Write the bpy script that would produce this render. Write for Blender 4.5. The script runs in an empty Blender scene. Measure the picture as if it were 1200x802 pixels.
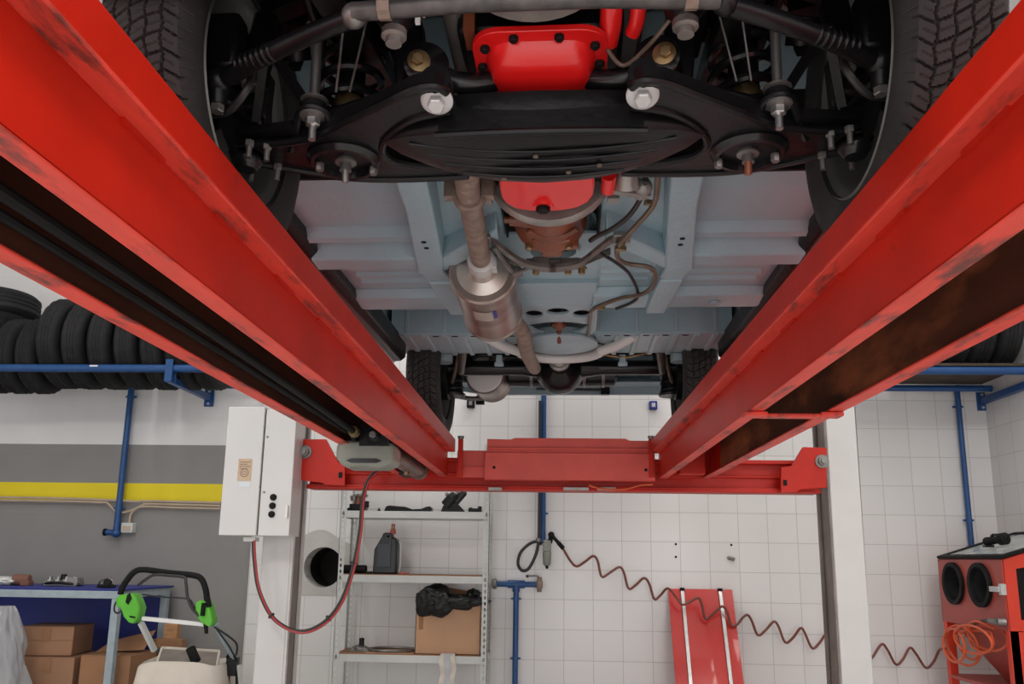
import bpy, bmesh, math, random
from mathutils import Vector, Matrix
from mathutils.geometry import tessellate_polygon
random.seed(7)
V = Vector
PI = math.pi
S = bpy.context.scene
C = S.collection
H = 1.1                                   # camera height above the floor

# ------------------------------------------------------------------ camera measurement helpers
FPX, PPX, PPY = 970.0, 600.0, 460.0
_y = V((47, 195, FPX)).normalized()
_z = V((68, -4812, FPX)); _z = (_z - _y * _z.dot(_y)).normalized()
_x = _y.cross(_z)
def ray(px, py):
    d = V((px - PPX, py - PPY, FPX))
    return V((_x.dot(d), _y.dot(d), _z.dot(d)))
def at(px, py, Y):
    r = ray(px, py); r = r * (Y / r.y); return V((r.x, r.y, r.z + H))
def atx(px, py, X):
    r = ray(px, py); r = r * (X / r.x); return V((r.x, r.y, r.z + H))
def atz(px, py, Z):
    r = ray(px, py); r = r * ((Z - H) / r.z); return V((r.x, r.y, Z))

# ------------------------------------------------------------------ materials
MATS = {}
def mat(name, col, rough=0.5, metal=0.0, noise=0.0, nscale=8.0, bump=0.0, bscale=40.0, spots=None, spot_amt=0.5, spot_scale=3.0,
        rnoise=0.0, spec=0.5, coat=0.0, stretch=None):
    m = bpy.data.materials.new(name); m.use_nodes = True
    nt = m.node_tree; N = nt.nodes; L = nt.links
    b = N['Principled BSDF']
    b.inputs['Roughness'].default_value = rough
    b.inputs['Metallic'].default_value = metal
    b.inputs['Specular IOR Level'].default_value = spec
    b.inputs['Coat Weight'].default_value = coat
    tc = N.new('ShaderNodeTexCoord')
    vec = tc.outputs['Object']
    if stretch:
        mp = N.new('ShaderNodeMapping'); mp.inputs['Scale'].default_value = stretch
        L.new(vec, mp.inputs['Vector']); vec = mp.outputs[0]
    nz = N.new('ShaderNodeTexNoise'); nz.inputs['Scale'].default_value = nscale; nz.inputs['Detail'].default_value = 5
    L.new(vec, nz.inputs['Vector'])
    rp = N.new('ShaderNodeValToRGB')
    lo = [max(0, c * (1 - noise)) for c in col]; hi = [min(1, c * (1 + noise)) for c in col]
    rp.color_ramp.elements[0].position = 0.3; rp.color_ramp.elements[1].position = 0.7
    rp.color_ramp.elements[0].color = (*lo, 1); rp.color_ramp.elements[1].color = (*hi, 1)
    L.new(nz.outputs['Fac'], rp.inputs['Fac'])
    out = rp.outputs['Color']
    if spots:
        n2 = N.new('ShaderNodeTexNoise'); n2.inputs['Scale'].default_value = spot_scale; n2.inputs['Detail'].default_value = 8
        n2.inputs['Roughness'].default_value = 0.65
        L.new(vec, n2.inputs['Vector'])
        r2 = N.new('ShaderNodeValToRGB')
        r2.color_ramp.elements[0].position = 1 - spot_amt; r2.color_ramp.elements[1].position = min(1, 1 - spot_amt + 0.12)
        L.new(n2.outputs['Fac'], r2.inputs['Fac'])
        mx = N.new('ShaderNodeMix'); mx.data_type = 'RGBA'
        L.new(r2.outputs['Color'], mx.inputs[0]); L.new(out, mx.inputs[6]); mx.inputs[7].default_value = (*spots, 1)
        out = mx.outputs[2]
    L.new(out, b.inputs['Base Color'])
    if bump:
        nb = N.new('ShaderNodeTexNoise'); nb.inputs['Scale'].default_value = bscale; nb.inputs['Detail'].default_value = 3
        L.new(vec, nb.inputs['Vector'])
        bp = N.new('ShaderNodeBump'); bp.inputs['Strength'].default_value = bump; bp.inputs['Distance'].default_value = 0.01
        L.new(nb.outputs['Fac'], bp.inputs['Height']); L.new(bp.outputs['Normal'], b.inputs['Normal'])
    MATS[name] = m
    return m

def tile_mat(name, axis, ox, oz, col=(0.73, 0.71, 0.70)):
    m = mat(name, col, rough=0.22, noise=0.015, nscale=1.5)
    nt = m.node_tree; N = nt.nodes; L = nt.links; b = N['Principled BSDF']
    tc = N.new('ShaderNodeTexCoord'); sp = N.new('ShaderNodeSeparateXYZ'); L.new(tc.outputs['Object'], sp.inputs[0])
    cb = N.new('ShaderNodeCombineXYZ')
    L.new(sp.outputs['X' if axis == 'x' else 'Y'], cb.inputs[0]); L.new(sp.outputs['Z'], cb.inputs[1])
    mp = N.new('ShaderNodeMapping'); mp.inputs['Location'].default_value = (ox, oz, 0); L.new(cb.outputs[0], mp.inputs['Vector'])
    bt = N.new('ShaderNodeTexBrick'); bt.offset = 0; bt.inputs['Scale'].default_value = 1
    bt.inputs['Brick Width'].default_value = 0.2; bt.inputs['Row Height'].default_value = 0.2
    bt.inputs['Mortar Size'].default_value = 0.0022; bt.inputs['Mortar Smooth'].default_value = 0.3
    bt.inputs['Bias'].default_value = 0
    bt.inputs['Color1'].default_value = (*col, 1); bt.inputs['Color2'].default_value = (*[c * 0.965 for c in col], 1)
    bt.inputs['Mortar'].default_value = (0.50, 0.48, 0.46, 1)
    L.new(mp.outputs[0], bt.inputs['Vector'])
    L.new(bt.outputs['Color'], b.inputs['Base Color'])
    bp = N.new('ShaderNodeBump'); bp.inputs['Strength'].default_value = 0.5; bp.inputs['Distance'].default_value = 0.002; bp.invert = True
    L.new(bt.outputs['Fac'], bp.inputs['Height'])
    nw = N.new('ShaderNodeTexNoise'); nw.inputs['Scale'].default_value = 7; L.new(tc.outputs['Object'], nw.inputs['Vector'])
    b2 = N.new('ShaderNodeBump'); b2.inputs['Strength'].default_value = 0.25; b2.inputs['Distance'].default_value = 0.01
    L.new(nw.outputs['Fac'], b2.inputs['Height']); L.new(bp.outputs['Normal'], b2.inputs['Normal'])
    L.new(b2.outputs['Normal'], b.inputs['Normal'])
    return m

def painted_wall_mat(name, z_grey, z_y0, z_y1):
    """blockwork painted white above, grey below, with a yellow band"""
    m = mat(name, (0.7, 0.7, 0.7), rough=0.6)
    nt = m.node_tree; N = nt.nodes; L = nt.links; b = N['Principled BSDF']
    tc = N.new('ShaderNodeTexCoord'); sp = N.new('ShaderNodeSeparateXYZ'); L.new(tc.outputs['Object'], sp.inputs[0])
    mr = N.new('ShaderNodeMapRange'); mr.inputs['From Min'].default_value = 0; mr.inputs['From Max'].default_value = 4
    L.new(sp.outputs['Z'], mr.inputs['Value'])
    rp = N.new('ShaderNodeValToRGB'); rp.color_ramp.interpolation = 'CONSTANT'
    e = rp.color_ramp.elements
    e[0].position = 0; e[0].color = (0.245, 0.235, 0.228, 1)
    e[1].position = z_y0 / 4; e[1].color = (0.78, 0.62, 0.01, 1)
    a = e.new(z_y1 / 4); a.color = (0.245, 0.235, 0.228, 1)
    a = e.new(z_grey / 4); a.color = (0.74, 0.73, 0.725, 1)
    L.new(mr.outputs[0], rp.inputs['Fac'])
    nz = N.new('ShaderNodeTexNoise'); nz.inputs['Scale'].default_value = 2.5; nz.inputs['Detail'].default_value = 8
    L.new(tc.outputs['Object'], nz.inputs['Vector'])
    mm = N.new('ShaderNodeMapRange'); mm.inputs['To Min'].default_value = 0.88; mm.inputs['To Max'].default_value = 1.1
    L.new(nz.outputs['Fac'], mm.inputs['Value'])
    mx = N.new('ShaderNodeMix'); mx.data_type = 'RGBA'; mx.blend_type = 'MULTIPLY'; mx.inputs[0].default_value = 1
    L.new(rp.outputs[0], mx.inputs[6]); L.new(mm.outputs[0], mx.inputs[7]); L.new(mx.outputs[2], b.inputs['Base Color'])
    cb = N.new('ShaderNodeCombineXYZ'); L.new(sp.outputs['X'], cb.inputs[0]); L.new(sp.outputs['Z'], cb.inputs[1])
    bt = N.new('ShaderNodeTexBrick'); bt.inputs['Scale'].default_value = 1
    bt.inputs['Brick Width'].default_value = 0.9; bt.inputs['Row Height'].default_value = 0.45; bt.inputs['Mortar Size'].default_value = 0.004
    L.new(cb.outputs[0], bt.inputs['Vector'])
    bp = N.new('ShaderNodeBump'); bp.inputs['Strength'].default_value = 0.35; bp.inputs['Distance'].default_value = 0.004; bp.invert = True
    L.new(bt.outputs['Fac'], bp.inputs['Height'])
    b2 = N.new('ShaderNodeBump'); b2.inputs['Strength'].default_value = 0.15; b2.inputs['Distance'].default_value = 0.01
    n3 = N.new('ShaderNodeTexNoise'); n3.inputs['Scale'].default_value = 12; L.new(tc.outputs['Object'], n3.inputs['Vector'])
    L.new(n3.outputs['Fac'], b2.inputs['Height']); L.new(bp.outputs['Normal'], b2.inputs['Normal']); L.new(b2.outputs['Normal'], b.inputs['Normal'])
    return m

RED = mat('red_lift_paint', (0.47, 0.0135, 0.004), spec=0.3, rough=0.4, noise=0.12, nscale=5, spots=(0.20, 0.018, 0.012), spot_amt=0.34, spot_scale=14, bump=0.06, bscale=60)
RED_WORN_LIT = mat('worn_lit_red_paint', (0.64, 0.052, 0.032), spec=0.35, rough=0.45, noise=0.12, nscale=9, spots=(0.13, 0.030, 0.024), spot_amt=0.475, spot_scale=6, bump=0.1, bscale=30, stretch=(3, 0.8, 3))  # flange red: light from below put into the colour, plus worn, smudged patches
REDC = mat('dusty_pink_red_paint', (0.60, 0.072, 0.055), rough=0.5, noise=0.10, nscale=6, spots=(0.36, 0.045, 0.035), spot_amt=0.36, spot_scale=12, bump=0.08, bscale=40)
GREASE_SHADE = mat('oily_shaded_red', (0.07, 0.020, 0.010), rough=0.5, noise=0.6, nscale=4, spots=(0.42, 0.12, 0.045), spot_amt=0.45, spot_scale=2.5, bump=0.2, bscale=14, stretch=(1, 0.35, 1))  # grease, with the dark of the shaded channel painted in as well
ENGRED = mat('engine_red', (0.72, 0.012, 0.012), rough=0.28, noise=0.06, nscale=6, bump=0.05, bscale=25, coat=0.3)
PALE = mat('pale_blue_underseal', (0.285, 0.40, 0.455), rough=0.36, noise=0.06, nscale=4, bump=0.25, bscale=45, spots=(0.36, 0.46, 0.50), spot_amt=0.33, spot_scale=7)
PALE2 = mat('pale_blue_panel', (0.315, 0.41, 0.46), rough=0.35, noise=0.05, nscale=3, bump=0.1, bscale=30)
BLACK = mat('black_chassis_paint', (0.006, 0.006, 0.007), spec=0.28, rough=0.33, noise=0.3, nscale=10, spots=(0.03, 0.027, 0.024), spot_amt=0.27, spot_scale=22, bump=0.12, bscale=50)
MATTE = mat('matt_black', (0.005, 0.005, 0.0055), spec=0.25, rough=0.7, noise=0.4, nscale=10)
BLACKG = mat('black_gloss_metal', (0.008, 0.008, 0.009), spec=0.4, rough=0.24, noise=0.2, nscale=10)
RUBBER = mat('tyre_rubber', (0.032, 0.031, 0.030), spec=0.35, rough=0.72, noise=0.25, nscale=12, bump=0.1, bscale=60)
RUBBERO = mat('old_tyre_rubber', (0.014, 0.014, 0.015), spec=0.3, rough=0.75, noise=0.3, nscale=6, bump=0.15, bscale=35)
RIM = mat('dusty_steel_rim', (0.15, 0.155, 0.145), rough=0.45, metal=0.3, noise=0.3, nscale=5)
STEEL = mat('bright_steel', (0.55, 0.55, 0.54), rough=0.3, metal=0.9, noise=0.12, nscale=20)
ZINC = mat('zinc_washer', (0.52, 0.52, 0.52), rough=0.42, metal=0.35, noise=0.08, nscale=30)
OLDS = mat('dull_steel', (0.22, 0.21, 0.20), rough=0.42, metal=0.7, noise=0.25, nscale=18)
RODG = mat('grimy_rod', (0.085, 0.08, 0.078), rough=0.42, metal=0.5, noise=0.35, nscale=30)
WOODD = mat('dark_old_plank', (0.05, 0.035, 0.025), rough=0.8, noise=0.3, nscale=9)
ALU = mat('cast_aluminium', (0.33, 0.31, 0.29), rough=0.45, metal=0.6, noise=0.2, nscale=12, bump=0.15, bscale=60)
BRASS = mat('yellow_passivated_bolt', (0.30, 0.215, 0.105), rough=0.38, metal=0.8, noise=0.3, nscale=40)
RUSTP = mat('rust_dusted_pipe', (0.25, 0.185, 0.15), rough=0.6, metal=0.3, noise=0.25, nscale=30, spots=(0.38, 0.30, 0.25), spot_amt=0.42, spot_scale=40)
MUFF = mat('heat_stained_muffler', (0.31, 0.25, 0.225), rough=0.32, metal=0.75, noise=0.22, nscale=7, spots=(0.23, 0.12, 0.09), spot_amt=0.40, spot_scale=6, stretch=(1, 2.5, 1))
MUFFE = mat('muffler_end_steel', (0.55, 0.50, 0.45), rough=0.33, metal=0.7, noise=0.15, nscale=12, spots=(0.33, 0.19, 0.10), spot_amt=0.36, spot_scale=9)
BROWN = mat('oily_brown_casing', (0.17, 0.048, 0.022), rough=0.33, noise=0.35, nscale=8, spots=(0.05, 0.02, 0.012), spot_amt=0.38, spot_scale=7)
BRLINE = mat('copper_brown_line', (0.16, 0.12, 0.09), rough=0.4, metal=0.4, noise=0.2, nscale=20)
BLUE = mat('blue_pipe_paint', (0.012, 0.066, 0.21), rough=0.38, noise=0.1, nscale=12, bump=0.05, bscale=40)
BLUE2 = mat('dark_blue_panel', (0.012, 0.022, 0.20), rough=0.5, noise=0.15, nscale=3)
WHITE = mat('white_enamel', (0.64, 0.63, 0.618), rough=0.32, noise=0.02, nscale=3, spots=(0.62, 0.52, 0.45), spot_amt=0.24, spot_scale=9)
WHITE2 = mat('white_post_paint', (0.60, 0.588, 0.578), rough=0.42, noise=0.03, nscale=5)
GREYT = mat('brown_grey_track', (0.20, 0.175, 0.16), rough=0.5, noise=0.2, nscale=10)
SHELFG = mat('grey_shelf_steel', (0.55, 0.565, 0.545), rough=0.42, noise=0.05, nscale=10)
BENCHG = mat('grey_bench_steel', (0.30, 0.36, 0.40), rough=0.45, noise=0.12, nscale=15)
CARD = mat('brown_cardboard', (0.50, 0.295, 0.175), rough=0.8, noise=0.08, nscale=5, bump=0.05, bscale=60)
CARDU = mat('shabby_shaded_cardboard', (0.33, 0.175, 0.10), rough=0.8, noise=0.12, nscale=4, bump=0.1, bscale=20)  # carton brown darkened: shade under the bench put into the colour
CARDD = mat('dark_cardboard', (0.30, 0.15, 0.075), rough=0.8, noise=0.1, nscale=5)
BAGB = mat('black_plastic_bag', (0.010, 0.010, 0.010), rough=0.38, noise=0.2, nscale=6, bump=0.25, bscale=14, spec=.35)
GREEN = mat('green_plastic', (0.10, 0.45, 0.03), rough=0.4, noise=0.1, nscale=8)
CREAM = mat('stained_cream_cloth', (0.62, 0.56, 0.49), rough=0.85, noise=0.08, nscale=5, spots=(0.40, 0.30, 0.22), spot_amt=0.36, spot_scale=5, bump=0.3, bscale=12)
PUMPG = mat('oily_grey_tank', (0.20, 0.21, 0.175), rough=0.36, noise=0.3, nscale=7, spots=(0.10, 0.09, 0.07), spot_amt=0.42, spot_scale=6)
CYLB = mat('grubby_hydraulic_tube', (0.13, 0.065, 0.052), rough=0.38, metal=0.2, noise=0.3, nscale=6)
HOSER = mat('dark_red_air_hose', (0.17, 0.042, 0.028), rough=0.42, noise=0.1, nscale=10)
HOSEO = mat('orange_air_hose', (0.62, 0.10, 0.03), rough=0.4, noise=0.1, nscale=10)
CABLE = mat('black_cable', (0.02, 0.02, 0.02), rough=0.5)
CABLER = mat('red_cable', (0.35, 0.03, 0.03), rough=0.45)
CABRED = mat('cabinet_red', (0.40, 0.070, 0.055), rough=0.45, noise=0.1, nscale=4, spots=(0.36, 0.10, 0.085), spot_amt=0.36, spot_scale=5)
CABREDB = mat('cabinet_bright_red', (0.66, 0.045, 0.02), rough=0.4, noise=0.06, nscale=4)
PANELRED = mat('red_board', (0.56, 0.028, 0.022), rough=0.25, noise=0.06, nscale=3, coat=0.3)
PIPECREAM = mat('cream_conduit', (0.47, 0.37, 0.27), rough=0.5, noise=0.1, nscale=10)
LABEL = mat('tan_sticker', (0.55, 0.40, 0.27), rough=0.6, noise=0.1, nscale=30)
PAPER = mat('pale_sticker', (0.66, 0.70, 0.74), rough=0.6)
WHITEM = mat('white_plastic', (0.75, 0.75, 0.74), rough=0.45)
WOOD = mat('raw_wood', (0.42, 0.22, 0.10), rough=0.7, noise=0.25, nscale=12, stretch=(1, 1, 8))
FLOORM = mat('light_painted_floor', (0.68, 0.67, 0.655), rough=0.42, noise=0.07, nscale=2, bump=0.05, bscale=30)
CEILM = mat('white_ceiling', (0.75, 0.75, 0.74), rough=0.8, noise=0.03)
CEMENT = mat('grey_cement', (0.50, 0.485, 0.46), rough=0.8, noise=0.12, nscale=6, bump=0.3, bscale=25)
DARK = mat('hole_dark_brown', (0.018, 0.014, 0.012), rough=0.8, noise=0.5, nscale=5)  # one very dark brown for the inside of the wall hole
TEXTG = mat('printed_grey', (0.22, 0.16, 0.12), rough=0.6)
def glass_mat(name, col, alpha):
    m = bpy.data.materials.new(name); m.use_nodes = True
    nt = m.node_tree; b = nt.nodes['Principled BSDF']
    b.inputs['Base Color'].default_value = (*col, 1); b.inputs['Roughness'].default_value = 0.12; b.inputs['Alpha'].default_value = alpha
    nz = nt.nodes.new('ShaderNodeTexNoise'); nz.inputs['Scale'].default_value = 6
    tc = nt.nodes.new('ShaderNodeTexCoord'); nt.links.new(tc.outputs['Object'], nz.inputs['Vector'])
    bp = nt.nodes.new('ShaderNodeBump'); bp.inputs['Strength'].default_value = 0.4; bp.inputs['Distance'].default_value = 0.02
    nt.links.new(nz.outputs['Fac'], bp.inputs['Height']); nt.links.new(bp.outputs['Normal'], b.inputs['Normal'])
    return m
GLASS = glass_mat('dusty_glass', (0.62, 0.66, 0.64), 0.72)
PLASTIC = glass_mat('clear_plastic_sheet', (0.42, 0.42, 0.43), 0.62)

# ------------------------------------------------------------------ mesh builder
def cr(pts, n=8, closed=False):
    """Catmull-Rom through the points"""
    P = [V(p) for p in pts]; out = []
    N = len(P)
    for i in range(N if closed else N - 1):
        if closed: p0, p1, p2, p3 = P[i - 1], P[i], P[(i + 1) % N], P[(i + 2) % N]
        else: p0, p1, p2, p3 = P[max(i - 1, 0)], P[i], P[i + 1], P[min(i + 2, N - 1)]
        for k in range(n):
            t = k / n
            out.append(0.5 * ((2 * p1) + (p2 - p0) * t + (2 * p0 - 5 * p1 + 4 * p2 - p3) * t * t + (3 * p1 - p0 - 3 * p2 + p3) * t ** 3))
    if not closed: out.append(P[-1].copy())
    return out

class MB:
    def __init__(s): s.v = []; s.f = []
    def add(s, vs, fs):
        k = len(s.v); s.v += [V(p) for p in vs]; s.f += [tuple(i + k for i in f) for f in fs]; return s
    def box(s, c, d, rz=0, rx=0, ry=0):
        M = Matrix.Rotation(rz, 3, 'Z') @ Matrix.Rotation(ry, 3, 'Y') @ Matrix.Rotation(rx, 3, 'X')
        c = V(c); vs = []
        for i in (-.5, .5):
            for j in (-.5, .5):
                for k in (-.5, .5): vs.append(c + M @ V((i * d[0], j * d[1], k * d[2])))
        return s.add(vs, [(0, 1, 3, 2), (4, 6, 7, 5), (0, 4, 5, 1), (2, 3, 7, 6), (0, 2, 6, 4), (1, 5, 7, 3)])
    def bb(s, a, b):   # box from corner to corner
        a = V(a); b = V(b); return s.box((a + b) / 2, [abs(x) for x in (b - a)])
    def hexa(s, p):    # 8 points: bottom loop 4, top loop 4
        return s.add(p, [(3, 2, 1, 0), (4, 5, 6, 7), (0, 1, 5, 4), (1, 2, 6, 5), (2, 3, 7, 6), (3, 0, 4, 7)])
    def bar(s, a, b, w, h, up=(0, 0, 1)):
        a = V(a); b = V(b); t = (b - a).normalized(); u = V(up)
        x = t.cross(u).normalized(); y = x.cross(t).normalized()
        q = [(-w / 2, -h / 2), (w / 2, -h / 2), (w / 2, h / 2), (-w / 2, h / 2)]
        return s.hexa([a + x * i + y * j for i, j in q] + [b + x * i + y * j for i, j in q])
    def lathe(s, prof, o, ax, seg=24, cap=True, arc=2 * PI, start=None):
        """prof: list of (radius, distance along ax)"""
        o = V(o); ax = V(ax).normalized()
        t = V((0, 0, 1)) if abs(ax.z) < 0.9 else V((1, 0, 0))
        if start is not None: t = V(start)
        u = (t - ax * t.dot(ax)).normalized(); w = ax.cross(u)
        full = abs(arc - 2 * PI) < 1e-6; n = seg if full else seg + 1
        vs = []
        for r, d in prof:
            for k in range(n):
                a = arc * k / seg; vs.append(o + ax * d + (u * math.cos(a) + w * math.sin(a)) * r)
        fs = []
        for i in range(len(prof) - 1):
            for k in range(seg):
                k2 = (k + 1) % n if full else k + 1
                fs.append((i * n + k, i * n + k2, (i + 1) * n + k2, (i + 1) * n + k))
        if cap and full:
            if prof[0][0] > 1e-6: fs.append(tuple(range(n))[::-1])
            if prof[-1][0] > 1e-6: fs.append(tuple((len(prof) - 1) * n + k for k in range(n)))
        return s.add(vs, fs)
    def cyl(s, a, b, r, r2=None, seg=16):
        a = V(a); b = V(b); return s.lathe([(r, 0), (r if r2 is None else r2, (b - a).length)], a, b - a, seg)
    def hexbolt(s, o, ax, r, h):
        return s.lathe([(r, 0), (r, h * .85), (r * .85, h)], o, ax, 6)
    def tube(s, pts, r, seg=10, closed=False, cap=True):
        P = [V(p) for p in pts]; n = len(P)
        T = []
        for i in range(n):
            a = P[i - 1] if (i > 0 or closed) else P[i]; b = P[(i + 1) % n] if (i < n - 1 or closed) else P[i]
            d = b - a; T.append(d.normalized() if d.length > 1e-9 else V((0, 0, 1)))
        u = T[0].orthogonal().normalized(); vs = []
        for i in range(n):
            u = (u - T[i] * u.dot(T[i])); u = u.normalized() if u.length > 1e-6 else T[i].orthogonal().normalized()
            w = T[i].cross(u); rr = r[i] if isinstance(r, (list, tuple)) else r
            for k in range(seg):
                a = 2 * PI * k / seg; vs.append(P[i] + (u * math.cos(a) + w * math.sin(a)) * rr)
        fs = []
        for i in range(n if closed else n - 1):
            j = (i + 1) % n
            for k in range(seg): fs.append((i * seg + k, i * seg + (k + 1) % seg, j * seg + (k + 1) % seg, j * seg + k))
        if cap and not closed:
            fs.append(tuple(range(seg))[::-1]); fs.append(tuple((n - 1) * seg + k for k in range(seg)))
        return s.add(vs, fs)
    def prism(s, poly, o, u, w, depth, holes=()):
        """2D polygon (with holes) in the plane o + a*u + b*w, extruded by the vector depth"""
        o = V(o); u = V(u); w = V(w); d = V(depth)
        loops = [list(poly)] + [list(h) for h in holes]
        flat = [o + u * a + w * b for l in loops for a, b in l]
        tris = tessellate_polygon([[V((a, b, 0)) for a, b in l] for l in loops])
        n = len(flat); fs = []
        for t in tris: fs.append(tuple(t)); fs.append(tuple(i + n for i in reversed(t)))
        k = 0
        for l in loops:
            for i in range(len(l)):
                a = k + i; b = k + (i + 1) % len(l); fs.append((a, b, b + n, a + n))
            k += len(l)
        return s.add(flat + [p + d for p in flat], fs)
    def ball(s, c, r, seg=16, sc=(1, 1, 1)):
        k = len(s.v)
        s.lathe([(r * math.sin(PI * i / 10), -r * math.cos(PI * i / 10)) for i in range(11)], c, (0, 0, 1), seg, cap=False)
        c = V(c)
        for i in range(k, len(s.v)):
            p = s.v[i] - c; s.v[i] = c + V((p.x * sc[0], p.y * sc[1], p.z * sc[2]))
        return s
    def build(s, name, m, parent=None, bevel=0, local=False, smooth=35, subsurf=0):
        me = bpy.data.meshes.new(name)
        if parent is not None and not local:
            I = MW[parent.name].inverted(); vs = [I @ p for p in s.v]
        else: vs = s.v
        me.from_pydata([tuple(p) for p in vs], [], s.f); me.validate(); me.update()
        bm = bmesh.new(); bm.from_mesh(me)
        bmesh.ops.remove_doubles(bm, verts=bm.verts, dist=1e-6)
        bmesh.ops.recalc_face_normals(bm, faces=bm.faces)
        bm.to_mesh(me); bm.free()
        me.materials.append(m)
        if smooth:
            me.polygons.foreach_set('use_smooth', [True] * len(me.polygons))
            me.set_sharp_from_angle(angle=math.radians(smooth))
        o = bpy.data.objects.new(name, me); C.objects.link(o)
        if parent is not None:
            o.parent = parent; MW[o.name] = MW[parent.name]
        else: MW[o.name] = Matrix.Identity(4)
        if bevel:
            b = o.modifiers.new('bevel', 'BEVEL'); b.width = bevel; b.segments = 2; b.limit_method = 'ANGLE'; b.angle_limit = 0.6
        if subsurf:
            q = o.modifiers.new('sub', 'SUBSURF'); q.levels = subsurf; q.render_levels = subsurf
        return o
MW = {}
def thing(name, label, cat, loc=(0, 0, 0), rz=0, group=None):
    o = bpy.data.objects.new(name, None); C.objects.link(o)
    o.location = loc; o.rotation_euler = (0, 0, rz); o.empty_display_size = 0.1
    MW[o.name] = Matrix.Translation(V(loc)) @ Matrix.Rotation(rz, 4, 'Z')
    o['label'] = label; o['category'] = cat
    if group: o['group'] = group
    return o
def tag(o, label, cat, group=None):
    o['label'] = label; o['category'] = cat
    if group: o['group'] = group
    return o
def struct(o): o['kind'] = 'structure'; return o
def dup(root, loc, label, rz=None):
    r = root.copy(); C.objects.link(r); r.location = loc; r['label'] = label
    if rz is not None: r.rotation_euler = (0, 0, rz)
    for ch in list(root.children):
        c = ch.copy(); C.objects.link(c); c.parent = r
        for g in ch.children:
            d = g.copy(); C.objects.link(d); d.parent = c
    return r
def circ(cx, cy, r, n=24, ry=None): return [(cx + r * math.cos(2 * PI * k / n), cy + (ry or r) * math.sin(2 * PI * k / n)) for k in range(n)]
X, Yv, Z = V((1, 0, 0)), V((0, 1, 0)), V((0, 0, 1))

EXPOSURE = -0.68
# ================================================================== SETTING
YW = 5.85                                   # tiled back wall
XR = at(1163, 560, YW).x                    # right-hand corner
XT = at(294, 640, YW).x                     # left edge of the tiling
XL = -4.7; YF = -2.0; ZC = 4.5
tx = at(593.2, 650, YW).x; tz = at(675, 703.4, YW).z
TILEB = tile_mat('white_wall_tiles', 'x', -tx + 2, -tz + 2)
ty = at(1185, 560, YW - 0.1).y
TILER = tile_mat('white_side_tiles', 'y', 0.05, -tz + 2, col=(0.68, 0.66, 0.65))
zg = at(120, 521, YW).z; zy0 = at(120, 588, YW).z; zy1 = at(120, 568, YW).z
PWALL = painted_wall_mat('painted_blockwork', zg, zy0, zy1)
hole = at(379, 665, YW); HR = 0.138
struct(MB().prism([(XT, -0.05), (XR, -0.05), (XR, ZC), (XT, ZC)], (0, YW, 0), X, Z, (0, 0.15, 0),
       holes=[circ(hole.x, hole.z, HR, 40)]).build('wall_back', TILEB, smooth=0))
struct(MB().bb((XL, YW + 0.02, -0.05), (XT, YW + 0.15, ZC)).build('wall_rear', PWALL, smooth=0))
struct(MB().bb((XR, YF, -0.05), (XR + 0.15, YW + 0.15, ZC)).build('wall_right', TILER, smooth=0))
struct(MB().bb((XL - 0.15, YF, -0.05), (XL, YW + 0.15, ZC)).build('wall_left', MATS['white_post_paint'], smooth=0))
struct(MB().bb((XL - 0.15, YF, -0.2), (XR + 0.15, YW + 0.15, 0)).build('floor', FLOORM, smooth=0))
struct(MB().bb((XL - 0.15, YF, ZC), (XR + 0.15, YW + 0.15, ZC + 0.15)).build('ceiling', CEILM, smooth=0))
# cement round the old flue hole, and the dark flue behind it
ring = []
for k in range(40):
    a = 2 * PI * k / 40
    rr = 0.235 + 0.018 * math.sin(3 * a + 1) + 0.012 * math.sin(5 * a)
    ring.append((hole.x - 0.01 + max(-0.20, rr * math.cos(a)), hole.z + 0.02 + max(-0.21, rr * math.sin(a))))
struct(MB().prism(ring, (0, YW - 0.006, 0), X, Z, (0, 0.008, 0), holes=[circ(hole.x, hole.z, HR, 40)]).build('trim_1', CEMENT, smooth=0))
o = MB().lathe([(HR + .004, 0.0), (HR + .004, 0.42), (0.001, 0.42)], (hole.x, YW + 0.006, hole.z), (0, 1, 0), 40, cap=False).build('trim_2', DARK)
struct(o)
# lights added out of view: ceiling panels and a fill behind the camera
def lamp(x, y, z, sx, sy, p, col=(1, 0.97, 0.93)):
    l = bpy.data.lights.new('ceiling_fill', 'AREA'); l.shape = 'RECTANGLE'; l.size = sx; l.size_y = sy; l.energy = p; l.color = col
    o = bpy.data.objects.new('ceiling_fill_light', l); C.objects.link(o); o.location = (x, y, z); return o
for x in (-2.9, 2.3):
    for y in (0.6, 3.4): lamp(x, y, 4.4, 0.35, 1.8, 42)
lamp(0.0, 5.0, 4.4, 2.4, 0.3, 45)
for x in (-1.6, 1.4): lamp(x, -1.0, 4.4, 1.2, 0.9, 190)  # two strong lamps added so the floor bounces light onto the underside
l = bpy.data.lights.new('added_door_fill', 'AREA'); l.shape = 'RECTANGLE'; l.size = 6.6; l.size_y = 2.8; l.energy = 150; l.color = (1, 0.985, 0.97)  # added area light for an unseen doorway, set close to brighten the underside
o = bpy.data.objects.new('added_door_fill', l); C.objects.link(o); o.location = (-0.3, YF + 0.02, 1.42); o.rotation_euler = (PI / 2, 0, 0)
w = bpy.data.worlds.new('sky'); S.world = w; w.use_nodes = True
bg = w.node_tree.nodes['Background']; bg.inputs[0].default_value = (0.9, 0.95, 1.0, 1); bg.inputs[1].default_value = 0.6
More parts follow.
